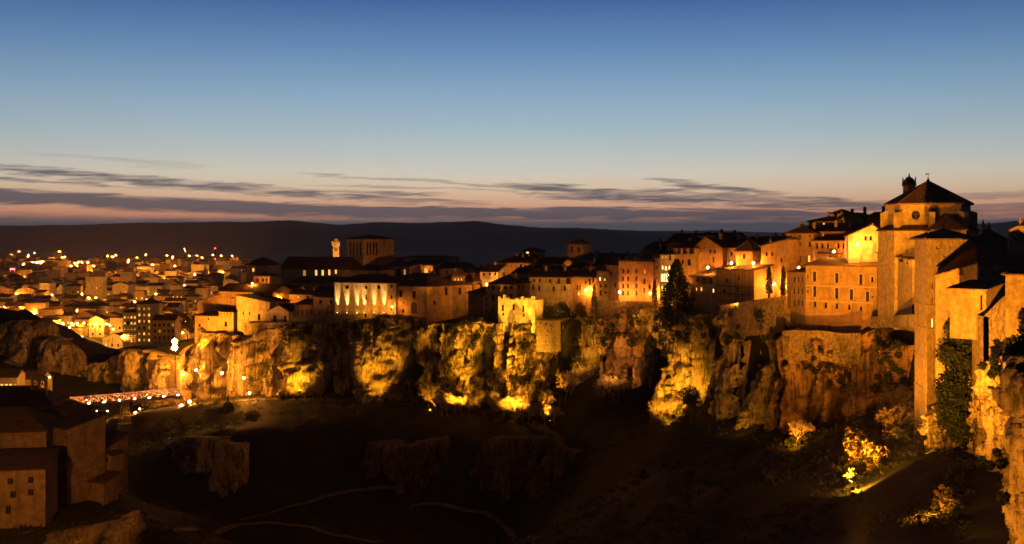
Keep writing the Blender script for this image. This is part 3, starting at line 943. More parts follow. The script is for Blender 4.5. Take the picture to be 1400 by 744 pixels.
# ================================================================ right: convent, church and the houses beside it
# --- tall convent with corner tower
t = thing('convent', 'tall stone convent with corner tower and tiled hip roof on the crag', 'convent', P(1267, 580, 196))
O = P(1267, 580, 196)


def rel(px, py, Y): return P(px, py, Y) - O


def plan(px, Y): q = P(px, HY, Y) - O; return (q.x, q.y)


zt = CZ - 1.5 / F * 198 - O.z
pa, pb, pc = plan(1250.5, 207), plan(1267, 196), plan(1332, 203)
pd = (pa[0] + pc[0] - pb[0], pa[1] + pc[1] - pb[1])
mb = MB()
n1 = Vector((pa[0] - pb[0], pa[1] - pb[1], 0)); LA = n1.length; n1.normalize()
n2 = Vector((pc[0] - pb[0], pc[1] - pb[1], 0)); LB = n2.length; n2.normalize()
zz = lambda py, Y=197: CZ - (py - HY) / F * Y - O.z
slits = [(1.35, 1.85, zz(394), zz(387)), (1.35, 1.85, zz(417), zz(409)), (1.35, 1.85, zz(448), zz(436)), (2.6, 3.2, zz(340), zz(337)), (4.6, 5.1, zz(352), zz(349))]
panel(mb, (pb[0], pb[1], 0), n2, n2.cross(Vector((0, 0, 1))), LB, -8, zt, slits, .35)
ol = (1.0, 1.5, zz(447), zz(441))
panel(mb, (pb[0], pb[1], 0), n1, Vector((0, 0, 1)).cross(n1), LA, -8, zt, [ol], .35)
mb.face([(*pa, -8), (*pd, -8), (*pd, zt), (*pa, zt)]); mb.face([(*pc, -8), (*pd, -8), (*pd, zt), (*pc, zt)])
mb.out('wall', M['stone'], t)
for i, (a, b, c, d) in enumerate(slits):
    fm, pm = window_mesh(b - a, d - c, 'L' if i == 2 else '')
    wo = put('window', fm, t, Vector((pb[0], pb[1], 0)) + n2 * (a + b) / 2 + Vector((0, 0, c)), math.atan2(n2.y, n2.x)); put('pane', pm, wo)
fm, pm = window_mesh(.5, ol[3] - ol[2], '')
wo = put('window', fm, t, Vector((pb[0], pb[1], 0)) + n1 * 1.25 + Vector((0, 0, ol[2])), math.atan2(n1.y, n1.x) + math.pi); put('pane', pm, wo)
for py in (418, 450, 491, 533):          # string courses of the corner tower
    c = MB(); z = zz(py)
    q1 = Vector((*pb, 0)) + n1 * LA; q2 = Vector((*pb, 0)) + n2 * 1.7
    out1 = Vector((0, 0, 1)).cross(n1); out2 = n2.cross(Vector((0, 0, 1)))
    def bar(p, q, o_):
        lo = [p - o_ * .05, q - o_ * .05, q + o_ * .16, p + o_ * .16]
        c.hexa([(*k.xy, z - .14) for k in lo] + [(*k.xy, z + .14) for k in lo])
    bar(Vector((*pb, 0)) + out2 * .16, q1 + n1 * .1, out1); bar(Vector((*pb, 0)), q2, out2)
    c.out('string_course', M['stone'], t)
# hip roof with long eaves
mb = MB(); ap = rel(1290, 313, 208)
pd2 = pd
cen = Vector(((pa[0] + pc[0]) / 2, (pa[1] + pc[1]) / 2, 0))
cs = []
for q in (pa, pb, pc, pd2):
    d = Vector((q[0], q[1], 0)) - cen; d *= (d.length + 1.0) / d.length
    cs.append((cen.x + d.x, cen.y + d.y, zt + .05))
for i in range(4):
    mb.face([cs[i], cs[(i + 1) % 4], ap]); lo0 = (*cs[i][:2], zt - .2); lo1 = (*cs[(i + 1) % 4][:2], zt - .2); mb.face([lo0, lo1, cs[(i + 1) % 4], cs[i]])
    mb.tube(cs[i], ap, .14, .14, 5)
mb.face([(*q[:2], zt - .2) for q in cs][::-1])
ro = mb.out('roof', M['roof'], t)
c = MB(); c.lathe([(.32, 0), (.3, .5), (.14, .6), (.22, .9), (.05, 1.6), (.02, 2.2)], 8); co = c.out('finial', M['stone'], ro); co.location = (ap.x, ap.y, ap.z - .3)

# --- church nave of the convent, wing in front of the tower
t = thing('convent_church', 'stone convent church wing with a wide brown tiled roof beside the tower', 'church', P(1279, 440, 194))
O = P(1279, 440, 194)
A_, B_, C_ = plan(1279, 194.2), plan(1336, 188), plan(1450, 196)
za = rel(1279, 376, 194).z; zb2 = rel(1336, 360, 188).z
wv = Vector((B_[0] - A_[0], B_[1] - A_[1], 0)); LW = wv.length; wv.normalize()
wv2 = Vector((C_[0] - B_[0], C_[1] - B_[1], 0)); LW2 = wv2.length; wv2.normalize()
mb = MB()


def uat(px, py, o0, wd):
    q0 = Vector((O.x + o0[0], O.y + o0[1], 0)); dx_ = (px - 700) / F
    s = (dx_ * q0.y - q0.x) / (wd.x - dx_ * wd.y); Yd = q0.y + s * wd.y
    return s, CZ - (py - HY) / F * Yd - O.z


wl1 = []
for px, py, w, h, st in ((1304.5, 393, .95, 1.0, ''), (1305, 415, .8, 1.0, '')):
    s, z = uat(px, py, A_, wv); wl1.append((s - w / 2, s + w / 2, z - h / 2, z + h / 2, st))
panel(mb, (*A_, 0), wv, wv.cross(Vector((0, 0, 1))), LW, -12, za, wl1, .3)
wl2 = []
s, z = uat(1313.5, 372, A_, wv)
mb.face([(*A_, za), (B_[0], B_[1], za), (B_[0], B_[1], zb2)])
wl3 = []
for px, py, w, h, st in ((1342, 373, .85, .85, ''), (1359, 373, .85, .85, ''), (1350, 398, .5, .5, '')):
    s, z = uat(px, py, B_, wv2); wl3.append((s - w / 2, s + w / 2, z - h / 2, z + h / 2, st))
panel(mb, (*B_, 0), wv2, wv2.cross(Vector((0, 0, 1))), LW2, -12, zb2, wl3, .3)
back = plan(1450, 215); bk2 = plan(1290, 215)
mb.face([(*C_, -12), (*back, -12), (*back, zb2), (*C_, zb2)]); mb.face([(*A_, -12), (*bk2, -12), (*bk2, za), (*A_, za)])
mb.out('wall', M['stone'], t)
for o0, wd, lst in ((A_, wv, wl1), (B_, wv2, wl3)):
    for (a, b, c, d, st) in lst:
        fm, pm = window_mesh(b - a, d - c, st)
        wo = put('window', fm, t, Vector((*o0, 0)) + wd * (a + b) / 2 + Vector((0, 0, c)), math.atan2(wd.y, wd.x)); put('pane', pm, wo)
fm, pm = window_mesh(.75, .75, 'L'); s, z = uat(1313.5, 372, A_, wv)
wo = put('window', fm, t, Vector((*A_, 0)) + wv * s + Vector((0, 0, z - .35)) - Vector((-wv.y, wv.x, 0)) * .16, math.atan2(wv.y, wv.x)); put('pane', pm, wo)
mb = MB()
r1, r2, r3 = rel(1276, 376.5, 193), rel(1336, 359.5, 187.2), rel(1452, 362, 195)
k1, k2, k3 = rel(1322, 345, 203), rel(1334, 331, 205), rel(1470, 331, 211)
for q in ([r1, r2, k2, k1], [r2, r3, k3, k2]):
    lo = [p - Vector((0, 0, .25)) for p in q]
    mb.face(q); mb.face(lo[::-1]); mb.face([lo[0], lo[1], q[1], q[0]])
bb = [k2 + Vector((0, 14, -3)), k3 + Vector((0, 14, -3))]
mb.face([k2, k3, bb[1], bb[0]]); mb.tube(k2, k3, .15, .15, 6); mb.face([k1, k2, bb[0]])
# cross gable roof behind
g0, g1, g2 = rel(1330, 330.5, 207), rel(1352, 314, 214), rel(1385, 330.5, 207)
g3 = rel(1352, 314, 226) ; g4 = rel(1330, 330.5, 226); g5 = rel(1385, 330.5, 226)
mb.face([g0, g2, g1]); mb.face([g2, g5, g3, g1]); mb.face([g0, g1, g3, g4]); mb.tube(g1, g2, .13, .13, 5); mb.tube(g0, g1, .13, .13, 5)
ro = mb.out('roof', M['roof'], t)
for px, py0, py1, w in ((1344, 300, 322, .75), (1352, 303, 316, .5)):
    c = MB(); h = (py1 - py0) / F * 214
    c.lathe([(w * .8, 0), (w * .8, h * .35), (w, h * .38), (w * .6, h * .45), (w * .65, h * .6), (w * .3, h * .8), (.08, h)], 8)
    co = c.out('pinnacle', M['stone'], ro); co.location = rel(px, py1, 214)

# --- bell gable
def bell_gable(name, label, px0, px1, pyt, pyb, Y, wall, arches, cross=True, dep=.9, drop=3, rz=0.0):
    w = (px1 - px0) / F * Y; q = P(px0, pyb, Y); H = (pyb - pyt) / F * Y
    t = thing(name, label, 'bell gable', q - Vector((0, 0, drop)), rz)
    mb = MB(); H += drop
    sh = H - w * .32
    panel(mb, (0, 0, 0), (1, 0, 0), (0, -1, 0), w, 0, sh, arches(w, sh), dep)
    panel(mb, (0, dep, 0), (1, 0, 0), (0, 1, 0), w, 0, sh, [], .01) if False else None
    hs = arches(w, sh)
    us = sorted({0, w, *[k for h in hs for k in h[:2]]}); zs = sorted({0, sh, *[k for h in hs for k in h[2:4]]})
    for a, b in zip(us[:-1], us[1:]):
        for c, d in zip(zs[:-1], zs[1:]):
            if any(h[0] < (a + b) / 2 < h[1] and h[2] < (c + d) / 2 < h[3] for h in hs): continue
            mb.face([(b, dep, c), (a, dep, c), (a, dep, d), (b, dep, d)])
    for x in (0, w): mb.face([(x, 0, 0), (x, dep, 0), (x, dep, sh), (x, 0, sh)])
    # rounded crown
    n = 12; arc = [(w / 2 - w / 2 * math.cos(i * math.pi / n), sh + w * .30 * math.sin(i * math.pi / n)) for i in range(n + 1)]
    mb.face([(x, 0, z) for x, z in arc]); mb.face([(x, dep, z) for x, z in arc[::-1]])
    for (x, z), (x2, z2) in zip(arc[:-1], arc[1:]): mb.face([(x, -.12, z + .05), (x2, -.12, z2 + .05), (x2, dep + .12, z2 + .05), (x, dep + .12, z + .05)])
    mb.out('wall', M[wall], t)
    if cross:
        c = MB(); c.box(-.08, .08, -.08, .08, 0, 1.3); c.box(-.4, .4, -.07, .07, .7, .86); co = c.out('cross', M['stone'], t); co.location = (w / 2, dep / 2, H - .12)
    for h in hs:
        b = MB(); b.lathe([(.34, 0), (.30, .12), (.2, .4), (.14, .6), (.05, .7)], 10); bo = b.out('bell', M['iron'], t, True); bo.location = ((h[0] + h[1]) / 2, dep / 2, h[3] - 1.0)
    return t


bell_gable('bell_gable', 'stone bell gable with round top and cross on the convent church roof', 1380.5, 1412, 308, 345, 197, 'stone', lambda w, sh: [(w * .2, w * .2 + .75, sh - 1.75, sh - .35, 'a'), (w * .62, w * .62 + .75, sh - 1.75, sh - .35, 'a')])
house('stone_house', 'bright orange lit stone house end beside the convent church', (1374.5, 164), (1450, 160), 374, 408, 9, 'stone', 'hip', 1.3, drop=9, roofm='roof', cat='house')
house('annex', 'narrow lit annex with a slit window and lean-to roof before the convent wing', (1348, 176), (1376, 181), 396, 440, 6, 'stone', 'shedr', 1.1, lwins=[(1341.5, 414, 3, 20, 'd')], drop=3)
# rubble terrace wall below the annex
for lab, pts in (('rubble terrace wall with steps below the convent annex', [(1336, 178, 430), (1352, 171, 434), (1380, 165, 406), (1440, 162, 406)]),):
    mb = MB()
    for (a, Y0, r0), (b, Y1, r1) in zip(pts[:-1], pts[1:]):
        p, q = P(a, r0, Y0), P(b, r1, Y1)
        zl = min(p.z, q.z) - 16
        mb.hexa([(p.x, p.y, zl), (q.x, q.y, zl), (q.x, q.y + 2, zl), (p.x, p.y + 2, zl), tuple(p), tuple(q), (q.x, q.y + 2, q.z), (p.x, p.y + 2, p.z)])
    o = mb.out('terrace_wall', M['rubble']); tag(o, lab, 'wall')

# --- octagonal church
Yc = 243.0; cx_ = P(1269, 0, Yc).x; Rr = 54 / F * Yc
t = thing('octagonal_church', 'octagonal stone church with a low pointed tiled roof and weather vane', 'church', (cx_, Yc, 60))
ze = CZ - (277.5 - HY) / F * (Yc - Rr * .9) - 60
zl = CZ - (313 - HY) / F * (Yc - Rr) - 60
oct_ = [(Rr * math.cos(R(22.5 + 45 * i)), Rr * math.sin(R(22.5 + 45 * i))) for i in range(8)]
ROT = R(6)
oct_ = [(x * math.cos(ROT) - y * math.sin(ROT), x * math.sin(ROT) + y * math.cos(ROT)) for x, y in oct_]
mb = MB(); wins_o = []
for i in range(8):
    p, q = Vector((*oct_[i], 0)), Vector((*oct_[(i + 1) % 8], 0)); d = (q - p); LL = d.length; d.normalize(); nn = d.cross(Vector((0, 0, 1)))
    hs = []
    if i in (4, 6): hs = [(LL / 2 - .95, LL / 2 + .95, (ze + zl) / 2 - .75, (ze + zl) / 2 + 1.15, 'o')]; wins_o.append((p + d * LL / 2, math.atan2(d.y, d.x), hs[0]))
    panel(mb, p, d, nn, LL, 0, ze, hs, .5)
mb.out('wall', M['stone'], t)
for pos, rz, h in wins_o:
    fm, pm = window_mesh(1.9, 1.9, ''); wo = put('window', fm, t, pos + Vector((0, 0, h[2])), rz); put('pane', pm, wo)
mb = MB(); apx = CZ - (247 - HY) / F * Yc - 60
ring = [(x * 1.075, y * 1.075, ze) for x, y in oct_]
for i in range(8):
    a, b = ring[i], ring[(i + 1) % 8]
    mb.face([a, b, (0, 0, apx)]); mb.face([(a[0], a[1], ze - .35), (b[0], b[1], ze - .35), b, a]); mb.tube(a, (0, 0, apx), .13, .1, 5)
mb.face([(x, y, ze - .35) for x, y, z in ring][::-1])
ro = mb.out('roof', M['roof'], t)
c = MB(); c.lathe([(.4, 0), (.36, .5), (.15, .6), (.2, .9), (.04, 1.0), (.035, 2.1)], 8); c.box(-.5, .35, -.02, .02, 1.75, 1.85); c.box(-.55, -.25, -.02, .02, 1.65, 1.95); c.box(-.03, .03, -.25, .25, 1.4, 1.46)
co = c.out('weather_vane', M['iron'], ro); co.location = (0, 0, apx - .35)
for i in range(8):     # corner buttresses
    x, y = oct_[i]; k = 1.055
    b = MB(); a = math.atan2(y, x)
    w = .65; e = Vector((math.cos(a), math.sin(a), 0)); s_ = Vector((-e.y, e.x, 0)); cc = Vector((x, y, 0))
    qs = [cc - e * .4 - s_ * w, cc - e * .4 + s_ * w, cc + e * 1.3 + s_ * w, cc + e * 1.3 - s_ * w]
    b.hexa([(*q.xy, 0) for q in qs] + [(*qs[0].xy, ze - 1.4), (*qs[1].xy, ze - 1.4), (*qs[2].xy, ze - 2.0), (*qs[3].xy, ze - 2.0)])
    b.out('buttress', M['stone'], t)
# lower ring and entrance block
mb = MB()
lowr = [(x * 1.20, y * 1.20) for x, y in oct_]
mb.prism(lowr, 1.5, zl - .35); mb.out('aisle_wall', M['stone'], t)
mb = MB(); b = [(x * 1.26, y * 1.26, zl - .2) for x, y in oct_]; tp = [(x * 1.003, y * 1.003, zl + .9) for x, y in oct_]
for i in range(8): mb.face([b[i], b[(i + 1) % 8], tp[(i + 1) % 8], tp[i]]); mb.face([(*b[i][:2], zl - .45), (*b[(i + 1) % 8][:2], zl - .45), b[(i + 1) % 8], b[i]])
mb.face([(q[0], q[1], zl - .45) for q in b][::-1])
mb.out('aisle_roof', M['roof_dark'], t)
# porch roof leaning on the front face
fy = -Rr * 1.18
mb = MB(); h0 = zl - .1; pw = 25 / F * Yc
hp = CZ - (291 - HY) / F * (Yc - Rr) - 60
mb.face([(-pw, fy - 1.5, h0), (pw, fy - 1.5, h0), (0.3, -Rr * .9, hp)]); mb.face([(pw, fy - 1.5, h0), (pw, -Rr * .7, h0), (0.3, -Rr * .9, hp)]); mb.face([(-pw, fy - 1.5, h0), (0.3, -Rr * .9, hp), (-pw, -Rr * .7, h0)])
mb.face([(-pw, fy - 1.5, h0 - .25), (pw, fy - 1.5, h0 - .25), (pw, fy - 1.5, h0), (-pw, fy - 1.5, h0)])
mb.out('porch_roof', M['roof'], t)
mb = MB(); mb.box(-pw + .4, pw - .4, fy - 1.1, fy + 1.5, 1.5, h0 - .26); mb.out('porch_wall', M['stone'], t)
# bell tower with dome behind
Yd = 258.0
t = thing('bell_tower', 'small domed stone bell tower peeping over the octagonal church roof', 'tower', (P(1243, 0, Yd).x, Yd, 66))
mb = MB(); z1 = CZ - (253 - HY) / F * Yd - 66; rr = 8.5 / F * Yd
mb.lathe([(rr * 1.02, 0), (rr * 1.02, z1 - 2.6), (rr * 1.15, z1 - 2.5), (rr * 1.15, z1 - 2.2), (rr * .95, z1 - 2.1), (rr * .95, z1 - .3), (rr * 1.15, z1 - .2), (rr * 1.15, z1)], 8, a0=R(22.5)); mb.out('wall', M['stone'], t)
mb = MB(); z2 = CZ - (242 - HY) / F * Yd - 66
mb.lathe([(rr, z1)] + [(rr * math.cos(R(a)), z1 + (z2 - z1) * math.sin(R(a))) for a in range(15, 90, 15)] + [(.25, z2), (.25, z2 + .25), (.1, z2 + .35), (.18, z2 + .6), (.02, z2 + .9)], 12); mb.out('dome', M['roof_dark'], t, True)
for i in range(4):
    a = R(45 + 90 * i); c = MB(); c.lathe([(.22, 0), (.22, .7), (.1, .75), (.2, 1.2), (.05, 1.9)], 6); co = c.out('pinnacle', M['stone'], t); co.location = (rr * 1.05 * math.cos(a), rr * 1.05 * math.sin(a), z1)

# --- houses left of the church
house('white_house', 'brightly lit white gabled house left of the octagonal church', (1160, 262), (1213, 260), 322, 338, 12, 'white', 'front', 2.6, wins=[(1183.5, 321, 3.2, 5.5, 'd'), (1190.5, 320.5, 3.2, 5.5, 'd'), (1202, 320.5, 3.2, 5.5, 'd')], ridge=.62, drop=5)
house('yellow_house', 'long ochre house with pale window surrounds and shallow tiled roof', (1101.5, 266), (1199, 255), 362.5, 424, 10.5, 'ochre', 'shed', 1.5,
      wins=[(1104.5, 377, 2.2, 4, 'ds'), (1113.5, 378, 4.4, 13, 'ds'), (1144, 380, 4.4, 13, 'ds'), (1177, 382, 4.4, 14, 'ds'), (1192.5, 382, 3.6, 7, 'ds'),
            (1104.5, 398, 2.2, 4, 'ds'), (1114, 398.5, 4.4, 14, 'ds'), (1144, 401, 4.4, 14, 'ds'), (1164, 402.5, 4.4, 14, 'ds'), (1186, 405, 4.4, 13, 'ds'), (1192.8, 406, 2, 2, 'd'),
            (1114, 416, 3.2, 7, 'd'), (1129, 417.5, 3.2, 7, 'd'), (1144, 418.5, 3.2, 7, 'd'), (1161, 420, 3.2, 7, 'd'), (1177, 422, 3.2, 6, 'd')], drop=9,
      extra=lambda t, L, D, H: [put('string_course', (lambda m: (m.box(-.05, L + .05, -.09, .02, z - .12, z + .12), m.mesh('string_course', M['trim']))[1])(MB()), t) for z in (H - 4.95, H - 8.6)])
house('upper_house', 'set-back upper storey with dark shed roof behind the long ochre house', (1120, 283), (1207, 276), 346.5, 372, 9, 'tan', 'shed', 1.4, roofm='roof_dark', wins=[(1135, 351, 2.4, 4, 'd'), (1151, 351.5, 2.4, 4, 'd'), (1165, 352, 2.4, 4, 'd'), (1199, 352, 2.4, 4, 'd')])
house('stair_tower', 'slim round-topped chimney wall beside the dark shed roof', (1212.5, 263), (1221, 262), 340, 372, 2.2, 'ochre', 'front', .8, ov=.12, cat='tower')
house('stone_block', 'bare stone end wall in shade right of the long ochre house', (1199.5, 254.5), (1247, 227), 352, 425, 6, 'stone', 'shedl', 1.2, drop=1, wins=[(1212, 371, 2.5, 5, 'd'), (1213, 390, 2.5, 5, 'd'), (1212, 408, 2.5, 5, 'd'), (1240, 357, 3, 5, 'd')], roofm='roof_dark')
house('garden_house', 'low white-fronted lean-to beneath the bare stone end wall', (1222, 244), (1251, 228), 420, 440, 4, 'tan', 'shed', .6, drop=1, roofm='roof_dark')
house('narrow_house', 'narrow three-storey house with tall windows left of the long ochre house', (1081, 272), (1101, 266.5), 371, 427, 9, 'tan', 'shed', 1.5, drop=8, wins=grid((1086, 1091.5, 1097), (382, 398, 414), 2.6, 7, 'd'), roofm='roof_dark')
house('tall_house', 'tall ochre house with two lit windows beneath the cupola house', (1075.5, 292), (1113, 288), 318, 400, 12, 'ochre', 'hip', 1.8, wins=grid((1081, 1093.5, 1107), (319.5 + 14,), 3, 6.5, 'd') + grid((1080.5, 1093.5, 1106), (354,), 3.4, 9, 'd', {(0, 0): 'm', (2, 0): 'l'}) + grid((1081, 1093.5, 1107), (322.6,), 2.2, 2.6, 'd'), chim=[(.3, .5, 2.6), (.8, .4, 2.4)], roofm='roof_dark')
house('row_house', 'house with a row of five small windows below the white gabled house', (1112, 286), (1166, 278), 329, 380, 10, 'ochre', 'shed', 1.7, wins=grid((1117, 1124, 1131.5, 1146, 1153), (336,), 2.8, 7, 'd'), chim=[(.85, .3, 2.2)])
house('attic_house', 'attic storey with small square windows over the row of five windows', (1118, 292), (1168, 287), 316.5, 335, 9, 'pink', 'shed', 1.7, wins=grid((1125, 1133, 1142, 1150, 1158), (321.5,), 2.2, 3.4, 'd', {(0, 0): 'm'}), chim=[(.35, .6, 2.7), (.75, .5, 2.6)])
house('upper_row', 'dark-roofed house with a glowing attic strip below the cupola', (1105.5, 305), (1150, 300), 302.5, 320, 10, 'ochre', 'hip', 1.2, wins=[(1112.5, 306, 3, 2.8, 'L'), (1126, 306, 3, 2.8, 'l')], chim=[(.45, .5, 2.4), (.9, .4, 2.3)], roofm='roof_dark')
house('cupola_house', 'little square lookout turret with pyramid roof above the rooftops', (1136.5, 306), (1157, 303), 291.5, 306, 4.2, 'ochre', 'hip', .9, ov=.3, roofm='roof_dark', cat='turret')
house('ridge_house', 'dark-roofed house on the skyline between the turret and the white gabled house', (1150, 300), (1180, 296), 299, 322, 9, 'tan', 'front', 1.4, wins=[(1160, 305, 2.5, 4, 'd')], chim=[(.9, .3, 2.8), (.2, .5, 2.4)], roofm='roof_dark')
house('skyline_house', 'dark house on the skyline directly left of the octagonal church', (1186, 292), (1214, 288), 297, 320, 9, 'brown', 'gable', 1.2, chim=[(.4, .5, 2.6)], roofm='roof_dark')

# ================================================================ centre right
house('long_house', 'big four-storey brown house with two wall lamps at its foot', (846, 350), (894, 342), 357.5, 411, 12, 'pink', 'flat', roofm='roof_dark', drop=8,
      wins=grid((852, 858.5, 870), (370.5, 381, 391, 401), 2.8, 6, 'd') + [(881, 371.5, 3, 6, 'm'), (881, 385, 2.8, 7, 'd'), (880.5, 397, 2.8, 7, 'd'), (888, 392, 2.6, 6, 'd')], chim=[(.3, .4, 1.6), (.7, .5, 1.4)])
house('side_house', 'shadowed side house joined to the big brown house', (894.5, 343), (902, 338), 352, 411, 12, 'tan', 'shed', 1.2, drop=8, roofm='roof_dark', wins=[(898, 366, 2, 5, 'd'), (898, 380, 2, 5, 'd')])
house('glowing_house', 'narrow house glowing with bright lit windows and glazed balconies', (902, 333), (921, 330), 347.5, 404, 11, 'white', 'shed', 1.4, drop=8, roofm='roof_dark',
      wins=[(905.5, 352, 2.2, 5, 'm'), (910, 352, 2.2, 5, 'm'), (916, 351, 2.6, 7, 'd'), (905.5, 366, 2.2, 5.5, 'L'), (910, 367, 3, 6, 'L'), (914.8, 366, 2.2, 5, 'L')] + grid((904.8, 907.9, 911, 914.1, 917.2), (380,), 2.2, 11, 'L') + grid((905, 910, 915), (395,), 2.6, 9, 'l'))
house('loggia_house', 'tall house with a dark open loggia under a broad roof', (921, 333), (950.5, 324), 338, 400, 11, 'ochre', 'hip', 2.6, drop=6, roofm='roof_dark',
      wins=[(928, 343.5, 5, 8, 'd'), (936, 343, 6, 8, 'd'), (945, 343, 6, 8, 'd'), (942, 358.5, 5, 9, 'da'), (925, 357, 3, 6, 'd'), (933, 358, 3, 6, 'd')], chim=[(.1, .5, 2.5)])
house('gabled_house', 'ochre gabled house with small windows right of the loggia', (950, 326), (988, 316), 337.5, 395, 12, 'ochre', 'front', 3.0, drop=5, roofm='roof_dark', ridge=.42,
      wins=[(955, 344, 2.8, 5, 'd'), (971, 343.5, 2.8, 5, 'd'), (977, 344, 2.6, 5, 'd'), (975.5, 355, 2.6, 7, 'd')], chim=[(.6, .3, 3.6)])
house('roof_turret', 'small tiled lantern on the highest roof of the old town centre', (955, 338), (970, 335), 321.5, 345, 4, 'tan', 'hip', .8, ov=.35, roofm='roof_dark', cat='turret')
house('slope_house', 'dark-roofed house stepping down behind the gabled house', (985, 320), (1008, 312), 338, 395, 10, 'tan', 'gable', 2.0, roofm='roof_dark', wins=[(992, 348, 2.5, 5, 'd'), (1000, 347, 2.5, 5, 'd')], chim=[(.2, .5, 3.6), (.8, .5, 2.8)])
house('terrace_house', 'low house with a dark balcony and three lit windows', (944, 318), (979, 306), 377, 402, 13, 'tan', 'gable', 2.4, drop=9, roofm='roof_dark', ridge=.8,
      wins=[(953.5, 383, 3, 5, 'd'), (963, 384, 5.5, 7, 'db'), (971, 384, 5.5, 7, 'db'), (952, 395.5, 2.4, 5, 'l'), (958.5, 395.5, 2.8, 6, 'l'), (975, 397.5, 2.4, 5.5, 'L')])


def scaffold(t, L, D, H):
    s = put('scaffold', None, t)
    m = MB()
    for i in range(6):
        x = .4 + i * (L - .8) / 5
        for y in (-1.1, -.35): m.tube((x, y, 2), (x, y, H + .8), .05, .05, 4)
    for k in range(6):
        z = 4 + k * 2.0
        for y in (-1.1, -.35): m.tube((.2, y, z), (L - .2, y, z), .045, .045, 4)
        if k % 1 == 0: m.box(.3, L - .3, -1.05, -.4, z + .06, z + .1)
    bpy.data.objects.remove(s)
    m.out('scaffold', M['wood'], t)


house('scaffold_house', 'brown house front wrapped in scaffolding', (980, 306), (1031, 290), 367, 410, 10, 'ochre', 'shed', 2.2, drop=10, roofm='roof_dark', wins=[(993, 383, 3, 5, 'd'), (1010, 380, 3, 5, 'd'), (990, 398, 3, 5, 'd'), (1008, 396, 3, 5, 'd')], extra=scaffold)
house('square_house', 'square lit house with one window and a dark hip roof', (1006, 303), (1029, 300), 341.5, 385, 7, 'ochre', 'hip', 2.6, ov=.35, roofm='roof_dark', wins=[(1017, 350.5, 3.4, 6.5, 'd')])
house('hip_house', 'dark hip-roofed house behind the square lit house', (1010, 316), (1037, 312), 334, 380, 8, 'tan', 'hip', 2.2, roofm='roof_dark', chim=[(.6, .5, 2.6)])
house('lamp_house', 'house above the wall lamp with two small upper windows', (1040, 297), (1076, 288), 336, 400, 10, 'ochre', 'shedr', 1.8, drop=5, roofm='roof_dark', wins=[(1048, 347.5, 2.6, 5.5, 'd'), (1055.5, 347, 2.6, 5.5, 'd'), (1054, 365, 5, 8, 'd'), (1068, 356, 2.4, 5, 'd')], chim=[(.7, .5, 3)])
house('back_house', 'dark low roof on the skyline between the hip roof and the tall ochre house', (1034, 318), (1078, 314), 331, 372, 9, 'brown', 'gable', 1.4, roofm='roof_dark', chim=[(.5, .5, 2.4)])
for lab, A, B, eave, base, dep, rh in (('shadowed roof on the skyline left of the glowing house', (880, 380), (918, 372), 340, 380, 12, 2.2),
                                       ('dark roof on the skyline over the loggia house', (912, 356), (950, 350), 331, 370, 11, 2.6),
                                       ('dark roof on the skyline right of the roof lantern', (968, 345), (1003, 340), 327, 370, 11, 1.8)):
    house('roof_house', lab, A, B, eave, base, dep, 'brown', 'gable', rh, roofm='roof_dark', chim=[(.25, .5, rh + 1), (.7, .6, rh + .8)])
# retaining walls under the lamps
def long_wall(name, label, pts, h, thick, material, cap=True):
    """pts: (column, row of the top, distance)"""
    mb = MB(); w = [P(*p) for p in pts]
    for p, q in zip(w[:-1], w[1:]):
        d = Vector((q.x - p.x, q.y - p.y, 0)).normalized(); n = Vector((-d.y, d.x, 0)) * thick
        mb.hexa([(p.x, p.y, p.z - h), (q.x, q.y, q.z - h), (q.x + n.x, q.y + n.y, q.z - h), (p.x + n.x, p.y + n.y, p.z - h), tuple(p), tuple(q), (q.x + n.x, q.y + n.y, q.z), (p.x + n.x, p.y + n.y, p.z)])
    o = mb.out(name, M[material]); tag(o, label, 'wall')
    return o


long_wall('retaining_wall', 'brown retaining wall below the big four-storey brown house', [(815, 411, 356), (846, 411, 346), (898, 413, 332)], 12, .8, 'rubble')
long_wall('retaining_wall', 'old terrace wall along the brink above the arched hollow', [(1070, 452, 263), (1120, 452, 256), (1150, 456, 251.5), (1172, 456, 247.5)], 7, 1.2, 'rubble')
long_wall('retaining_wall', 'garden wall with posts beside the convent tower', [(1190, 433, 250), (1222, 431, 238), (1251, 430, 214)], 2.6, .8, 'rubble')
long_wall('retaining_wall', 'dark terrace wall above the grey buttresses', [(985, 418, 292), (1020, 412, 281), (1072, 404, 270)], 9, .8, 'rubble')

# ================================================================ centre
house('street_row', 'long cream row house with balconies above the shrubs', (724, 382), (782, 376), 378, 408, 10, 'cream', 'gable', 2.2, drop=6, roofm='roof_dark',
      wins=[(730.5, 383, 2.8, 4, 'd'), (738, 383, 2.8, 4.5, 'd'), (752, 384, 3, 5, 'd'), (764, 384, 3, 6.5, 'db'), (777, 384, 6, 7, 'db'), (729, 393, 3, 6, 'd'), (737, 394, 3, 7, 'd'), (757, 395, 3, 6, 'd'), (772, 394, 3, 7, 'd')], chim=[(.3, .4, 3.2), (.75, .4, 3)])
house('corner_house', 'orange lit row house with a wall lamp and a paired window', (782.3, 376), (816, 370), 377.5, 408, 10, 'ochre', 'gable', 2.2, drop=6, roofm='roof_dark',
      wins=[(789, 393, 2.8, 6, 'd'), (793, 393, 2.6, 6, 'd'), (806, 385.5, 3.2, 8, 'd'), (811, 383, 2.5, 7, 'd'), (791, 402, 2.4, 4.5, 'l'), (808, 394, 2.6, 7, 'l'), (800.5, 386, 2.4, 4, 'd')], chim=[(.5, .4, 3)])
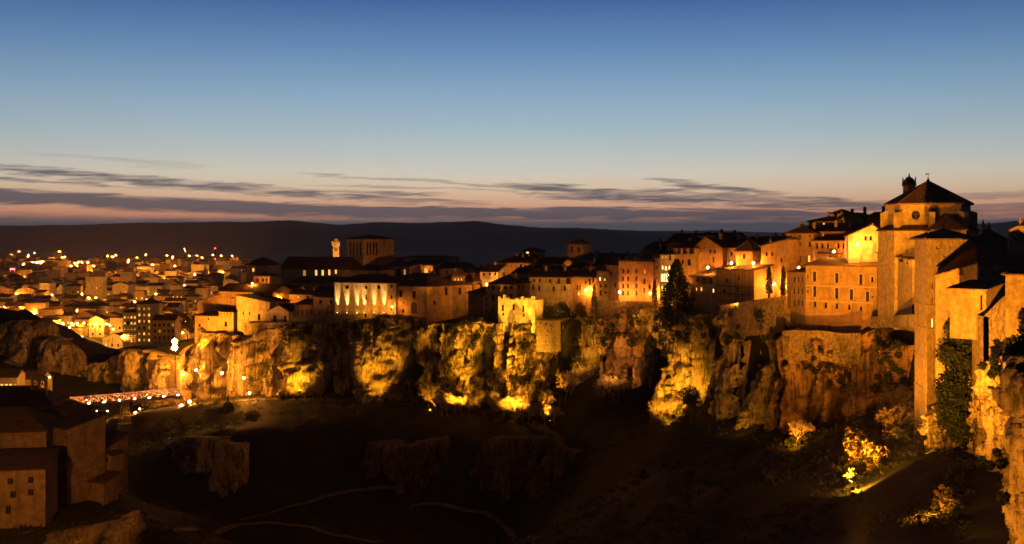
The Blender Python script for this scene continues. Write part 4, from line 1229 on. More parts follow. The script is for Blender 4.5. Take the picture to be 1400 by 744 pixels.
house('ruined_house', 'roofless white house with broken top and empty windows on the cliff', (681, 372), (731, 365), 409, 437, 6, 'white', 'none', drop=4,
      wins=[(687.3, 421, 3.2, 8, 'd'), (702, 420, 3, 8, 'd'), (715.5, 422, 3, 8, 'd'), (688, 429.5, 2.4, 3.4, 'd'), (716, 431, 2.2, 4, 'd')],
      extra=lambda t, L, D, H: [put('broken_parapet', (lambda m: ([m.box(x0 * L, x1 * L, .0 - .004, .5, H - .05, H + hh) for x0, x1, hh in ((0, .05, .9), (.05, .1, .35), (.13, .2, 1.5), (.2, .3, .6), (.48, .58, .5), (.62, .7, 1.1), (.74, .9, .7), (.9, 1.0, 1.3))], m.mesh('broken_parapet', M['white']))[1])(MB()), t)])
house('timber_house', 'tall timber-framed house left of the roofless white house', (669, 388), (704, 383), 387.5, 440, 10, 'tan', 'hip', 3.0, drop=5, roofm='roof_dark',
      wins=[(674, 407.5, 4, 8, 'd'), (687, 406, 4, 7, 'd'), (698, 406, 4, 7, 'd'), (674, 393, 4, 5, 'd'), (682, 393, 4, 5, 'd'), (691, 393, 4, 5, 'd'), (699, 393, 4, 5, 'd'), (673, 424, 3, 6, 'd')], chim=[(.3, .5, 3.4), (.7, .6, 3.2)])
house('lean_house', 'slim four-window house against the timber-framed house', (660.5, 390), (669, 388.5), 404, 440, 8, 'ochre', 'shedr', 1, drop=5, ov=.2, roofm='roof_dark', wins=[(665, 409, 2.5, 4, 'd'), (665, 417, 2.4, 4, 'd'), (665, 425, 2.4, 4, 'd')])
house('dark_house', 'small dark house right of the timber-framed house', (704.5, 385), (724, 381), 386, 415, 8, 'tan', 'gable', 1.6, roofm='roof_dark', wins=[(709, 392, 3, 5, 'd'), (715, 392, 3, 5, 'd')], chim=[(.5, .5, 2.6)])
house('big_roof_house', 'long house with big dark roof and dormers above the row houses', (679, 416), (739, 408), 358.5, 385, 14, 'ochre', 'hip', 3.2, roofm='roof_dark', wins=[(690, 364, 3, 4, 'd'), (712, 363, 3, 4, 'd')], chim=[(.35, .35, 3), (.5, .3, 2.8), (.62, .35, 3), (.8, .5, 3)])
house('lantern_house', 'roof lantern with one lit window on the big dark roof', (714, 424), (736, 421), 343, 362, 6, 'tan', 'hip', 1.1, ov=.4, roofm='roof_dark', cat='turret', wins=[(721, 346.5, 3, 4.5, 'L')])
house('strip_house', 'orange strip of wall under a dark roof right of the big dark roof', (740, 404), (768, 400), 360.5, 385, 10, 'ochre', 'gable', 2.2, roofm='roof_dark', wins=[(745, 366, 3, 5, 'd'), (764, 365, 3, 3, 'l')], chim=[(.7, .4, 3)])
house('shadow_house', 'low dark roof right in front of the square bell tower', (770, 420), (815, 412), 358, 385, 13, 'tan', 'front', 2.4, roofm='roof_dark', wins=[(784, 368, 3, 4, 'd')], chim=[(.8, .4, 2.8)])
house('white_gable', 'cream house with small windows below the square bell tower', (777, 396), (794, 393), 366, 385, 7, 'cream', 'gable', 1.4, roofm='roof_dark', wins=[(782, 369.5, 2.2, 3.5, 'm'), (788, 370, 2.2, 3.5, 'd')])
house('end_house', 'narrow lit-window house between the row houses and the big brown house', (816, 368), (832, 362), 370, 415, 9, 'tan', 'shed', 1.6, roofm='roof_dark', wins=[(820, 381.5, 2.6, 5, 'L'), (826.5, 382.5, 2.6, 4, 'l'), (821, 391, 2.8, 5, 'd'), (828, 391, 2.6, 5, 'd'), (821, 400.5, 3, 7, 'd'), (828, 400, 2.6, 4, 'd')])
house('join_house', 'shadowed house filling the gap left of the big brown house', (829, 364), (848, 356), 362, 412, 10, 'pink', 'gable', 1.6, roofm='roof_dark', wins=[(835, 374, 3, 5, 'd'), (841, 390, 3, 6, 'd')], chim=[(.5, .5, 2.6)])
house('long_roof', 'long dark roof on the skyline behind the big brown house', (796, 430), (880, 410), 352, 380, 12, 'brown', 'gable', 1.5, roofm='roof_dark', chim=[(.1, .5, 2.4), (.35, .5, 2.2), (.6, .5, 2.4), (.85, .5, 2.2)])
house('bell_tower', 'square ochre bell tower with twin openings and pyramid roof', (776, 446), (797, 442), 333, 372, 6.2, 'ochre', 'hip', 1.7, ov=.4, cat='tower', wins=[(782, 341, 2.6, 7.5, 'da'), (791, 341, 2.6, 7.5, 'da')], lwins=[])
house('white_cottage', 'bright white cottage with small windows beside a street lamp', (656.5, 415), (681, 410), 370.5, 390, 8, 'white', 'gable', 2.2, roofm='roof_dark', wins=[(661.5, 375, 2.4, 3.4, 'd'), (669.5, 374.5, 2.4, 3.4, 'd'), (677, 374.5, 2.4, 3.4, 'd')], chim=[(.5, .5, 3)])
house('cliff_tower', 'square yellow lit tower house standing on the cliff brow', (733.5, 357), (757, 354), 438, 468, 5, 'rubble', 'flat', drop=3, wins=[(739, 441.5, 1.6, 2, 'd'), (746.5, 443, 2, 3, 'd'), (753, 445, 1.5, 1.8, 'd'), (749, 452, 1.5, 1.8, 'd')], roofm='roof_dark', cat='tower house')
# dark roof tops filling the slope behind
FILL = [(640, 425, 372, 30, 'dark roofed house behind the white cottage'), (600, 440, 366, 34, 'dark roofed house at the right foot of the cathedral'), (618, 415, 384, 30, 'low dark roof between the hall and the timber-framed house'),
        (740, 395, 372, 34, 'dark roof above the cream row house'), (700, 398, 374, 30, 'dark roof above the timber-framed house'), (812, 395, 362, 28, 'dark roof above the narrow lit-window house'), (640, 398, 400, 26, 'low shed left of the slim four-window house')]
for px, Y, py, wpx, lab in FILL:
    house('roof_house', lab, (px, Y), (px + wpx, Y - 5), py, py + 25, 9, 'brown', random.choice(('gable', 'hip')), 1.9, roofm='roof_dark', chim=[(.3, .5, 2.6), (.7, .5, 2.7)], wins=[(px + wpx * .3, py + 5, 2.5, 4, 'd'), (px + wpx * .65, py + 5, 2.5, 4, 'm' if px in (600, 812) else 'd')])

# ================================================================ left centre: palace, hall and cathedral
house('palace', 'long palace front washed by upright beams of light', (457.5, 412), (541, 404), 385.5, 428, 15, 'cream', 'hip', 2.6, drop=4, cat='palace', roofm='roof_dark',
      wins=[(474.5, 392.5, 4.4, 4.4, 'do'), (518, 392.5, 4.4, 4.4, 'do'), (500.5, 393, 3, 4, 'd'), (535.5, 391, 3, 4.2, 'd'), (500.5, 406, 2.4, 7, 'd'), (535, 406, 2.4, 5, 'd'), (535, 421, 2.6, 5, 'd')],
      extra=lambda t, L, D, H: [put('cornice', (lambda m: (m.box(-.12, L + .12, -.2, .02, H - .7, H - .3), m.mesh('cornice', M['trim']))[1])(MB()), t)])
house('hall', 'broad hall with arched doorway right of the uplit palace', (540.5, 406), (583.5, 396), 390, 430, 22, 'ochre', 'hip', 3.0, drop=8, roofm='roof_dark', cat='hall',
      wins=[(548, 401.5, 3.8, 9, 'd'), (566, 402.5, 4.2, 10, 'da'), (566, 421, 9, 16, 'Da'), (551, 413.5, 1.8, 2.4, 'd'), (551, 425, 3, 5, 'da')],
      rwins=[(610, 398, 4, 11, 'd'), (629, 397, 4, 9, 'd'), (594, 414, 3, 5, 'd')])
house('hall_wing', 'shadowed wing running right from the broad hall', (584, 402), (656, 412), 390, 432, 12, 'tan', 'gable', 2.6, drop=8, roofm='roof_dark', wins=[(611, 399, 4, 10, 'd'), (629, 398, 4, 9, 'd'), (642, 400, 3, 6, 'd'), (594, 414, 3, 5, 'd')], chim=[(.5, .5, 3.2)])
# cathedral
house('cathedral_nave', 'long dark cathedral nave with a row of lit arched windows', (384, 520), (575, 500), 367, 410, 16, 'tan', 'gable', 5.2, drop=4, roofm='roof_dark', cat='cathedral',
      wins=[(416, 373.5, 4, 8, 'm'), (432, 373, 3.2, 8, 'la'), (441, 373, 3.2, 8, 'la'), (450, 372.5, 3, 8, 'la'), (459, 371.5, 3, 6, 'la')])
house('cathedral_aisle', 'dark lower aisle roof before the cathedral nave', (396, 490), (470, 484), 386.5, 410, 14, 'tan', 'shed', 2.2, roofm='roof_dark', cat='cathedral', wins=[(412, 392, 3, 4, 'd'), (440, 392, 3, 4, 'd')])
house('cathedral_choir', 'cathedral choir with four glowing arches below the square block', (548, 480), (592, 472), 362, 395, 13, 'ochre', 'shed', 2.2, roofm='roof_dark', cat='cathedral', wins=[(553, 370.5, 3.4, 6.5, 'la'), (561, 371, 3.4, 6, 'la'), (572.5, 370, 4.6, 8, 'la'), (582, 371, 4.6, 9, 'ma')])
house('cathedral_transept', 'square cathedral transept block under a low hip roof', (552, 500), (598, 486), 352, 385, 14, 'ochre', 'hip', .9, ov=.3, roofm='roof_dark', cat='cathedral', wins=[(566, 357, 3, 5, 'd'), (586, 357, 3, 5, 'd')])
house('cathedral_tower', 'massive square cathedral lantern tower with tall louvred openings', (473.5, 524), (496.5, 510), 326.5, 372, 16.5, 'ochre', 'hip', 1.7, ov=.5, drop=5, roofm='roof_dark', cat='tower',
      wins=grid((479, 483.5, 488, 492.5), (340,), 2.0, 17, 'd'), rwins=grid((502.5, 506.5, 511, 515), (340,), 2.4, 17, 'd'))
house('drum_house', 'low curved house block before the cathedral', (480, 440), (521, 434), 368.5, 390, 10, 'tan', 'hip', 1.6, roofm='roof_dark')
house('arcade', 'dark arcade wall of the cathedral cloister', (522, 450), (560, 443), 364, 392, 8, 'tan', 'shed', 1.4, roofm='roof_dark', wins=[(529, 372, 4, 9, 'da'), (537, 372, 4, 9, 'da'), (545, 372, 4, 9, 'da'), (553, 372, 3.4, 8, 'ma')], cat='cloister')
# clock tower
Yk = 640.0
t = thing('clock_tower', 'slender lit clock tower with battlements left of the cathedral tower', 'tower', P(460, 375, Yk))
k = Yk / F
mb = MB(); mb.box(-4.2 * k, 4.2 * k, -4.2 * k, 4.2 * k, -10, 38 * k); mb.out('shaft', M['cream'], t)
mb = MB(); mb.prism([(-4.4 * k, -4.4 * k), (4.4 * k, -4.4 * k), (4.4 * k, 4.4 * k), (-4.4 * k, 4.4 * k)], 38 * k, 40 * k, taper=1.28); mb.box(-5.6 * k, 5.6 * k, -5.6 * k, 5.6 * k, 40 * k + .002, 43 * k)
for i in (-4.8, -1.6, 1.6, 4.8):
    for j in (-4.8, 4.8): mb.box(i * k - .8 * k, i * k + .8 * k, j * k - .8 * k, j * k + .8 * k, 43 * k + .002, 45 * k)
mb.out('battlements', M['cream'], t)
mb = MB(); mb.box(-2.6 * k, 2.6 * k, -2.6 * k, 2.6 * k, 43 * k + .01, 48 * k); mb.prism([(-2.9 * k, -2.9 * k), (2.9 * k, -2.9 * k), (2.9 * k, 2.9 * k), (-2.9 * k, 2.9 * k)], 48 * k + .002, 50 * k, taper=.1); mb.out('bell_cage', M['cream'], t)
mb = MB(); mb.lathe([(2.5 * k, 0), (2.5 * k, .15)], 16); c = mb.out('clock_face', M['brown'], t); c.rotation_euler = (math.pi / 2, 0, 0); c.location = (0, -4.2 * k, 34 * k)
# houses left of the palace
house('slit_house', 'house with two round windows left of the uplit palace', (428.5, 418), (457, 413), 405.5, 434, 10, 'ochre', 'shed', 1.8, drop=4, roofm='roof_dark', wins=[(438, 412.5, 4.2, 4.2, 'dos'), (452.5, 412.5, 4.2, 4.2, 'dos'), (447, 425, 1.6, 8, 'd'), (437, 428, 1.6, 5, 'd'), (453, 428, 1.6, 5, 'd')])
house('low_house', 'low orange house with buttress strips by the round windows', (402, 422), (428, 418.5), 416, 434, 9, 'ochre', 'shed', 1.6, drop=4, roofm='roof_dark', wins=[(407, 427, 1.4, 5, 'd'), (413, 427, 1.4, 5, 'd'), (420, 426, 1.4, 6, 'd'), (425, 426, 1.4, 6, 'd')])
for px, Y, py, wpx, st, lab in ((395, 445, 402, 34, 'm', 'dark roof with two faint red windows behind the low orange house'), (370, 455, 396, 32, 'd', 'dark roof behind the gable front house'),
                                (430, 450, 398, 40, 'd', 'dark roof behind the two round windows'), (556, 440, 380, 40, 'd', 'dark roof behind the broad hall'), (590, 470, 372, 40, 'm', 'dark roof with a faint window right of the cathedral choir')):
    house('roof_house', lab, (px, Y), (px + wpx, Y - 5), py, py + 22, 10, 'tan', 'gable', 1.7, roofm='roof_dark', chim=[(.3, .5, 2.5), (.8, .4, 2.4)], wins=[(px + wpx * .35, py + 4.5, 2.2, 3, st), (px + wpx * .75, py + 4.5, 2.2, 3, 'd')])
house('lit_gable', 'small orange lit gable beyond the hall wing', (630, 440), (652, 436), 376, 392, 8, 'ochre', 'front', 2.2, roofm='roof_dark')
house('hermitage_tower', 'tower with wide pagoda-like dark roof and thin spire', (339, 470), (366, 466), 360.5, 388, 7.5, 'tan', 'hip', 2.4, ov=1.0, roofm='roof_dark', cat='tower', wins=[(346, 369, 3, 5, 'l')],
      extra=lambda t, L, D, H: [put('spire', (lambda m: (m.lathe([(.35, 0), (.3, .6), (.1, .9), (.04, 3.2)], 6, (L / 2, D / 2)), m.mesh('spire', M['iron']))[1])(MB()), t).__setattr__('location', (0, 0, H + 2.2))])
house('belvedere', 'square belvedere with two dark windows below the pagoda roof', (346.5, 455), (369, 451), 377, 396, 7, 'ochre', 'hip', 1.0, roofm='roof_dark', cat='house', wins=[(352, 383, 3, 4.5, 'd'), (359.5, 383, 3, 4, 'd'), (365, 383, 2.4, 4, 'd')])

# ================================================================ left: the hanging houses
house('great_house', 'large plain house with twin arched windows above the rock', (299, 448), (373, 437), 397.5, 440, 13, 'ochre', 'gable', 2.6, drop=4, roofm='roof_dark', wins=[(308.5, 421.5, 3, 5, 'da'), (315, 421.5, 3, 5, 'da'), (318, 407, 3, 1.6, 'd'), (352, 410, 2.4, 3, 'd')], chim=[(.15, .5, 3.4)])
house('slope_roof_house', 'lit house wall stepping down left of the large plain house', (270, 456), (300, 448), 412, 440, 12, 'ochre', 'shedr', 3.4, drop=4, roofm='roof')
house('corner_tower', 'narrow orange house on the brink with two little windows', (266.5, 440), (299, 434), 431, 468, 9, 'ochre', 'shed', 1.2, drop=6, roofm='roof_dark', wins=[(285, 436, 2.6, 3.6, 'd'), (272.5, 445, 2.8, 4.4, 'd')])
house('hanging_house', 'hanging house with a row of tiny openings and one arched window', (299.3, 433.5), (319, 430), 426, 462, 8, 'ochre', 'shed', 1.1, drop=6, roofm='roof_dark', wins=[(302, 429.5, 1.6, 2.2, 'd'), (306.5, 429.5, 1.6, 2.2, 'd'), (311, 429.3, 1.6, 2.2, 'd'), (315.3, 429.2, 1.6, 2.2, 'd'), (308.5, 443, 4, 7, 'da')])
house('cream_house', 'cream house with a falling dark roof on the masonry wall', (323.5, 432), (368.5, 424), 411, 443, 12, 'cream', 'shedl', 2.2, drop=3, roofm='roof_dark', wins=[(332.5, 428, 2, 4.4, 'd'), (341, 428.5, 2, 4.4, 'd'), (354, 433.5, 3.6, 8, 'd')])
house('gable_front_house', 'cream gable front house with two doors-like windows on the masonry wall', (368, 424), (395, 420), 424.5, 443, 11, 'cream', 'front', 2.2, drop=3, roofm='roof_dark', wins=[(375.5, 435.5, 3.4, 8, 'db'), (390, 436, 3.4, 8, 'db')])
long_wall('masonry_wall', 'high pale masonry wall below the cream houses', [(333, 441.5, 427), (396, 440.5, 416)], 12, 1.5, 'rubble')
long_wall('masonry_wall', 'low parapet of the palace terrace', [(396, 434, 417), (457, 430, 408.5), (541, 430, 400), (583, 434, 392)], 9, .8, 'rubble')
house('terrace_block', 'square yellow wall block on the rock below the palace terrace', (394, 413), (421, 409), 457, 477, 4, 'cream', 'none', drop=3, cat='wall block')
# small houses packed behind the front row
frng = random.Random(17)
SKY = [(560, 376), (640, 372), (700, 362), (760, 362), (830, 358), (890, 346), (950, 337), (1000, 335), (1075, 327)]
for k in range(26):
    px = 560 + k * 19.8 + frng.uniform(-6, 6)
    Yf = float(np.interp(px, [e[0] for e in EDGE], [e[1] for e in EDGE])) + frng.uniform(24, 62)
    ev = float(np.interp(px, [q[0] for q in SKY], [q[1] for q in SKY])) + frng.uniform(2, 12)
    w = frng.uniform(14, 26); wall = frng.choice(('ochre', 'cream', 'tan', 'pink', 'white'))
    house('packed_house', f"small {dict(ochre='ochre', cream='cream', tan='brown', pink='pinkish', white='white')[wall]} house packed behind the front row of the old town", (px, Yf), (px + w, Yf - frng.uniform(-2, 5)), ev, ev + 22, frng.uniform(6, 9), wall, frng.choice(('gable', 'front', 'hip', 'shed')), frng.uniform(1.3, 2.2), ov=.4, roofm=frng.choice(('roof', 'roof_dark')),
          wins=[(px + w * f, ev + 5, 2.4, 3.8, frng.choice('ddml')) for f in (.25, .5, .75)], chim=[(frng.uniform(.2, .8), .5, frng.uniform(2.2, 3))], group=f'small {wall} houses packed behind the front row')

# ================================================================ guest house convent on the near left
house('guest_house', 'plain convent block with five square windows at the foot of the slope', (-75, 246), (62, 250), 646, 722, 13, 'tan', 'shed', 2.2, drop=5, roofm='roof_dark', cat='convent',
      wins=[(14, 658, 8, 8, 'd'), (42, 656, 8, 8, 'd'), (18, 676, 8, 8, 'd'), (42, 673, 8, 8, 'd'), (11, 697, 7, 11, 'd')])
house('guest_house_hall', 'dark convent hall under a hip roof behind the five square windows', (-90, 262), (63, 266), 592, 660, 14, 'tan', 'hip', 4.6, drop=5, roofm='roof_dark', cat='convent')
house('guest_house_wing', 'tall shadowed convent wing with a lit narrow end', (63, 275), (92, 268), 580, 664, 10, 'tan', 'shed', 2.4, drop=6, roofm='roof_dark', cat='convent', wins=[(104, 600, 2, 4, 'd')])
house('guest_house_church', 'high convent church with a dark hip roof behind the hall', (-110, 292), (72, 296), 556, 600, 14, 'tan', 'hip', 4.2, roofm='roof_dark', cat='church', wins=[(47, 564, 7, 8, 'd')])
house('guest_house_transept', 'dark transept roof between the convent church and the tall wing', (62, 288), (92, 285), 562, 600, 9, 'tan', 'hip', 2.4, roofm='roof_dark', cat='church')
house('guest_chapel', 'small chapel with a half-round window below the tall wing', (101, 280), (139, 276), 612, 648, 9, 'tan', 'shed', 3.2, drop=4, roofm='roof_dark', cat='chapel', wins=[(117, 623, 9, 6, 'da')])
house('guest_chapel_aisle', 'low aisle roof at the foot of the small chapel', (98, 274), (142, 270), 655, 668, 5, 'tan', 'shed', 1.6, drop=4, roofm='roof_dark', cat='chapel')
house('guest_porch', 'slim pale porch at the right end of the small chapel', (139.5, 277), (152, 276), 622, 668, 5, 'ochre', 'shedl', 1.0, drop=4, ov=.25, roofm='roof_dark', cat='porch', wins=[(146, 628, 4, 5, 'da')])
bell_gable('bell_gable', 'small bell gable with two lit arches behind the guest house church', 42, 63, 512, 537, 300, 'tan', lambda w, sh: [(w * .13, w * .43, sh - 2.6, sh - .4, 'a'), (w * .57, w * .87, sh - 2.6, sh - .4, 'a')], cross=True, drop=4)

# ================================================================ iron footbridge
bA = P(60, 557, 356); bB = P(247, 540.5, 384); zb_ = 24.9
bA.z = bB.z = zb_
bd = Vector((bB.x - bA.x, bB.y - bA.y, 0)); bL = bd.length
br = thing('footbridge', 'lit iron lattice footbridge across the gorge mouth', 'bridge', bA, math.atan2(bd.y, bd.x))
m = MB(); m.box(0, bL, -1.1, 1.1, -.12, 0); m.out('deck', M['wood'], br)
m = MB()
for y in (-1.15, 1.15): m.box(0, bL, y - .12, y + .12, -.55, -.125)
for i in range(int(bL / 2.2)): m.box(i * 2.2, i * 2.2 + .15, -1.03, 1.03, -.5, -.2)
m.out('girder', M['red_iron'], br)
npan = int(bL / 2.4); pw = bL / npan
m = MB(); h = 2.2; T = .11
m.box(-T, T, -.07, .07, 0, h)
for za, zc in ((.1, h - .3), (h - .3, .1)):
    y_ = .045 if za < zc else .05
    m.hexa([(T, -y_, za), (T, y_, za), (pw - T, y_, zc), (pw - T, -y_, zc), (T, -y_, za + .24), (T, y_, za + .24), (pw - T, y_, zc + .24), (pw - T, -y_, zc + .24)])
m.box(T, pw - T, -.06, .06, h - .06, h + .12); m.box(T, pw - T, -.055, .055, .0, .1)
pmesh = m.mesh('lattice_panel', M['red_iron'])
for i in range(npan):
    for y in (-1.15, 1.15): put('lattice_panel', pmesh, br, (i * pw, y, .02))
lm = MB(); lm.box(-.25, .25, -.05, .05, -.05, .05); lmesh = lm.mesh('strip_light', M['lit_bright'])
emis('strip', (1.0, 0.46, 0.13), 2400); lmesh = lm.mesh('strip_light', M['strip'])
for i in range(1, npan, 2): put('strip_light', lmesh, br, (i * pw + pw / 2, -.85, .2))
for px in (100, 165):        # piers
    s = (P(px, 560, 368).x - bA.x) / bd.x * bL
    m = MB()
    for a in (-1, 1):
        for b in (-1, 1): m.tube((s + a * 1.5, b * 1.4, -8), (s + a * .8, b * 1.0, -.55), .13, .11, 6)
    for k in range(4):
        z0, z1 = -8 + k * 1.85, -8 + (k + 1) * 1.85
        f0, f1 = 1.5 - .7 * k / 4, 1.5 - .7 * (k + 1) / 4
        for b in (-1, 1):
            m.tube((s - f0, b * 1.25, z0), (s + f1, b * 1.2, z1), .06, .06, 4); m.tube((s + f0, b * 1.25, z0), (s - f1, b * 1.2, z1), .06, .06, 4); m.tube((s - f1, b * 1.2, z1), (s + f1, b * 1.2, z1), .06, .06, 4)
    m.out('pier_tower', M['red_iron'], br)
    m = MB(); m.prism([(s - 2.3, -2.2), (s + 2.3, -2.2), (s + 2.3, 2.2), (s - 2.3, 2.2)], -20, -8.2, taper=.86); m.box(s - 2.15, s + 2.15, -2.05, 2.05, -8.199, -7.9); m.out('pier_base', M['stone'], br)

# ================================================================ viewpoint walls by the bridge head
long_wall('retaining_wall', 'orange lit retaining wall beneath the great lamp', [(203, 492, 440), (228, 490, 424), (242, 497, 416)], 14, 1.5, 'stone')
long_wall('retaining_wall', 'lower lit wall corner at the bridge head', [(224, 516, 421), (246, 506, 412), (262, 510, 418)], 12, 1.5, 'stone')
long_wall('retaining_wall', 'short lit wall beside the road lamps', [(310, 508, 421), (332, 508, 416)], 10, 1.2, 'stone')
long_wall('parapet', 'low stone parapet along the road edge below the cliffs', [(265, 556, 394), (300, 552, 397.5), (350, 550, 400), (420, 551, 393.5), (510, 554, 383.5)], 2.0, .35, 'rubble')
# statue on a boulder
sp_ = ground_hit(312, 560) or P(312, 560, 385)
sp_.z = gz(sp_.x, sp_.y)
t = thing('monument', 'dark boulder monument with a figure on top beside the road', 'monument', sp_)
n_, m_ = 22, 14
th = np.linspace(0, 2 * math.pi, n_); ph = np.linspace(0, math.pi / 2, m_)
TH, PH = np.meshgrid(th, ph, indexing='ij')
rr_ = 1 + .22 * fbm(np.cos(TH) * 1.5, np.sin(TH) * 1.5, PH * 2, 3, 91)
V = np.stack([np.cos(TH) * np.cos(PH) * 2.4 * rr_, np.sin(TH) * np.cos(PH) * 2.0 * rr_, -0.8 + np.sin(PH) * 3.9 * rr_], -1)
put('boulder', grid_mesh('boulder', V.reshape(-1, 3), n_, m_, M['brown']), t)
m = MB(); m.lathe([(.42, 0), (.5, .5), (.36, 1.1), (.46, 1.6), (.2, 1.85), (.13, 1.95), (.2, 2.1), (.22, 2.3), (.1, 2.5)], 10); f = m.out('figure', M['iron'], t, True); f.location = (0, 0, 2.9)

# ================================================================ lower city
def city_house(name, label, px, Y, wpx, dep, hgt, wall, roof, rh, rz=0.0, nw=(0, 0), group=None, lit=0.25, z=20.0, roofm='roof_dark', ws=(1.1, 1.5)):
    w = wpx / F * Y; x = (px - 700) / F * Y
    t = thing(name, label, 'building', (x, Y, z), rz, group)
    mb = MB()
    holes = []
    nc, nr = nw
    for r in range(nr):
        for c in range(nc):
            u_ = (c + .5) / nc * w; zz_ = 1.2 + r * (hgt - 1.4) / max(nr, 1)
            holes.append((u_ - ws[0] / 2, u_ + ws[0] / 2, zz_, zz_ + min(ws[1], (hgt - 1.8) / max(nr, 1) * .7)))
    panel(mb, (0, 0, -3), (1, 0, 0), (0, -1, 0), w, 0, hgt + 3, [(a, b, c + 3, d + 3) for a, b, c, d in holes], .2)
    for x_ in (0, w): mb.face([(x_, 0, -3), (x_, dep, -3), (x_, dep, hgt), (x_, 0, hgt)])
    mb.face([(w, dep, -3), (0, dep, -3), (0, dep, hgt), (w, dep, hgt)])
    if roof == 'gable':
        for x_ in (0, w): mb.face([(x_, 0, hgt), (x_, dep, hgt), (x_, dep / 2, hgt + rh)])
    if roof == 'front':
        for y_ in (0, dep): mb.face([(0, y_, hgt), (w, y_, hgt), (w / 2, y_, hgt + rh)])
    mb.out('wall', M[wall], t)
    rm = MB(); roof_mesh(rm, w, dep, hgt, rh, roof, .4); rm.out('roof', M[roofm], t)
    for (a, b, c, d) in holes:
        q = random.random()
        fm, pm = window_mesh(b - a, d - c, 'l' if q < lit * .6 else 'm' if q < lit else '')
        wo = put('window', fm, t, ((a + b) / 2, 0, c)); put('pane', pm, wo)
    return t


city_house('apartment_block', 'tall apartment block with lit windows and balconies below the old town', 187, 566, 21, 12, 24, 'cream', 'hip', 2.0, R(-8), (3, 7), lit=.6, z=22)
t = city_house('balcony_block', 'apartment wing with stacked lit glass balconies', 168, 574, 19, 10, 17, 'cream', 'hip', 1.6, R(-4), (4, 5), lit=.8, z=24)
for k in range(5):
    m = MB(); m.box(-.4, 7.6, -1.5, -.02, 2.2 + k * 3.1, 2.35 + k * 3.1)
    for i in range(14): m.box(-.4 + i * .6, -.34 + i * .6, -1.48, -1.42, 2.35 + k * 3.1, 3.3 + k * 3.1)
    m.box(-.4, 7.6, -1.5, -1.42, 3.3 + k * 3.1, 3.38 + k * 3.1); m.out('balcony', M['iron'], t)
city_house('dark_block', 'dim three-storey block right of the tall apartment block', 209, 560, 30, 12, 14, 'tan', 'gable', 2.2, R(3), (5, 4), lit=.1, z=24)
city_house('long_block', 'long pale barracks-like block in the distant city', 22, 1500, 64, 20, 14, 'cream', 'flat', .4, R(-3), (0, 0))
city_house('sign_block', 'squat city block with a small red rooftop sign', 5, 1420, 24, 18, 12, 'ochre', 'flat', .4, R(2))
m = MB(); m.box(-3.2, 3.2, -.2, .2, 0, 2.0); m.box(-2.8, -2.6, -.1, .1, -2.5, 0); m.box(2.6, 2.8, -.1, .1, -2.5, 0)
emis('neon', (1.0, 0.12, 0.12), 5)
o = m.out('rooftop_sign', M['neon']); o.location = P(17, 369, 1418); tag(o, 'small glowing red sign on a roof in the distant city', 'sign')
city_house('lit_block', 'long lit office block with many windows before the distant avenue', 118, 1180, 46, 14, 9, 'cream', 'gable', 2.0, R(4), (10, 2), lit=.3)
city_house('edge_house', 'house with bright lit windows at the left foot of the rocky hill', -25, 408, 46, 10, 9, 'cream', 'gable', 2.2, R(8), (8, 2), lit=.9, z=19)
city_house('edge_house', 'small lit house right of the bright windowed house below the rocky hill', 30, 420, 28, 8, 6, 'cream', 'gable', 2.4, R(-6), (4, 1), lit=.5, z=20)

crng = random.Random(5)
LOOKS = [('terraced_house', 'terracotta gabled house in the lower city', 'gable', ('ochre', 'tan', 'cream', 'white')), ('town_block', 'flat-topped apartment block in the lower city', 'flat', ('cream', 'ochre', 'tan')),
         ('city_house', 'hip-roofed house in the lower city', 'hip', ('ochre', 'cream', 'tan')), ('gable_house', 'small front-gabled house in the lower city', 'front', ('white', 'cream', 'ochre'))]


def city_label(lk, wall, roof, Y, px):
    col = {'ochre': 'ochre', 'tan': 'brown', 'cream': 'cream', 'white': 'white'}[wall]
    top = ('with dark roof' if roof == 'roof_dark' else 'with red tile roof') if lk[2] != 'flat' else 'with dark deck' if roof == 'roof_dark' else 'with red deck'
    what = {'gable': 'gabled house', 'flat': 'flat-topped block', 'hip': 'hip-roofed house', 'front': 'front-gabled house'}[lk[2]]
    where = ('just beyond the tall apartment block' if px > 130 else 'just beyond the rocky bridge hill') if Y < 760 else ('in the middle of the lower city' if px > 130 else 'in the streets behind the bridge hill') if Y < 1250 else ('by the far bright avenue' if px > 180 else 'around the long pale barracks block') if Y < 1800 else 'at the far edge of the lower city'
    return f'{col} {what} {top} {where}', f'{col} {what}s {top} {where}'


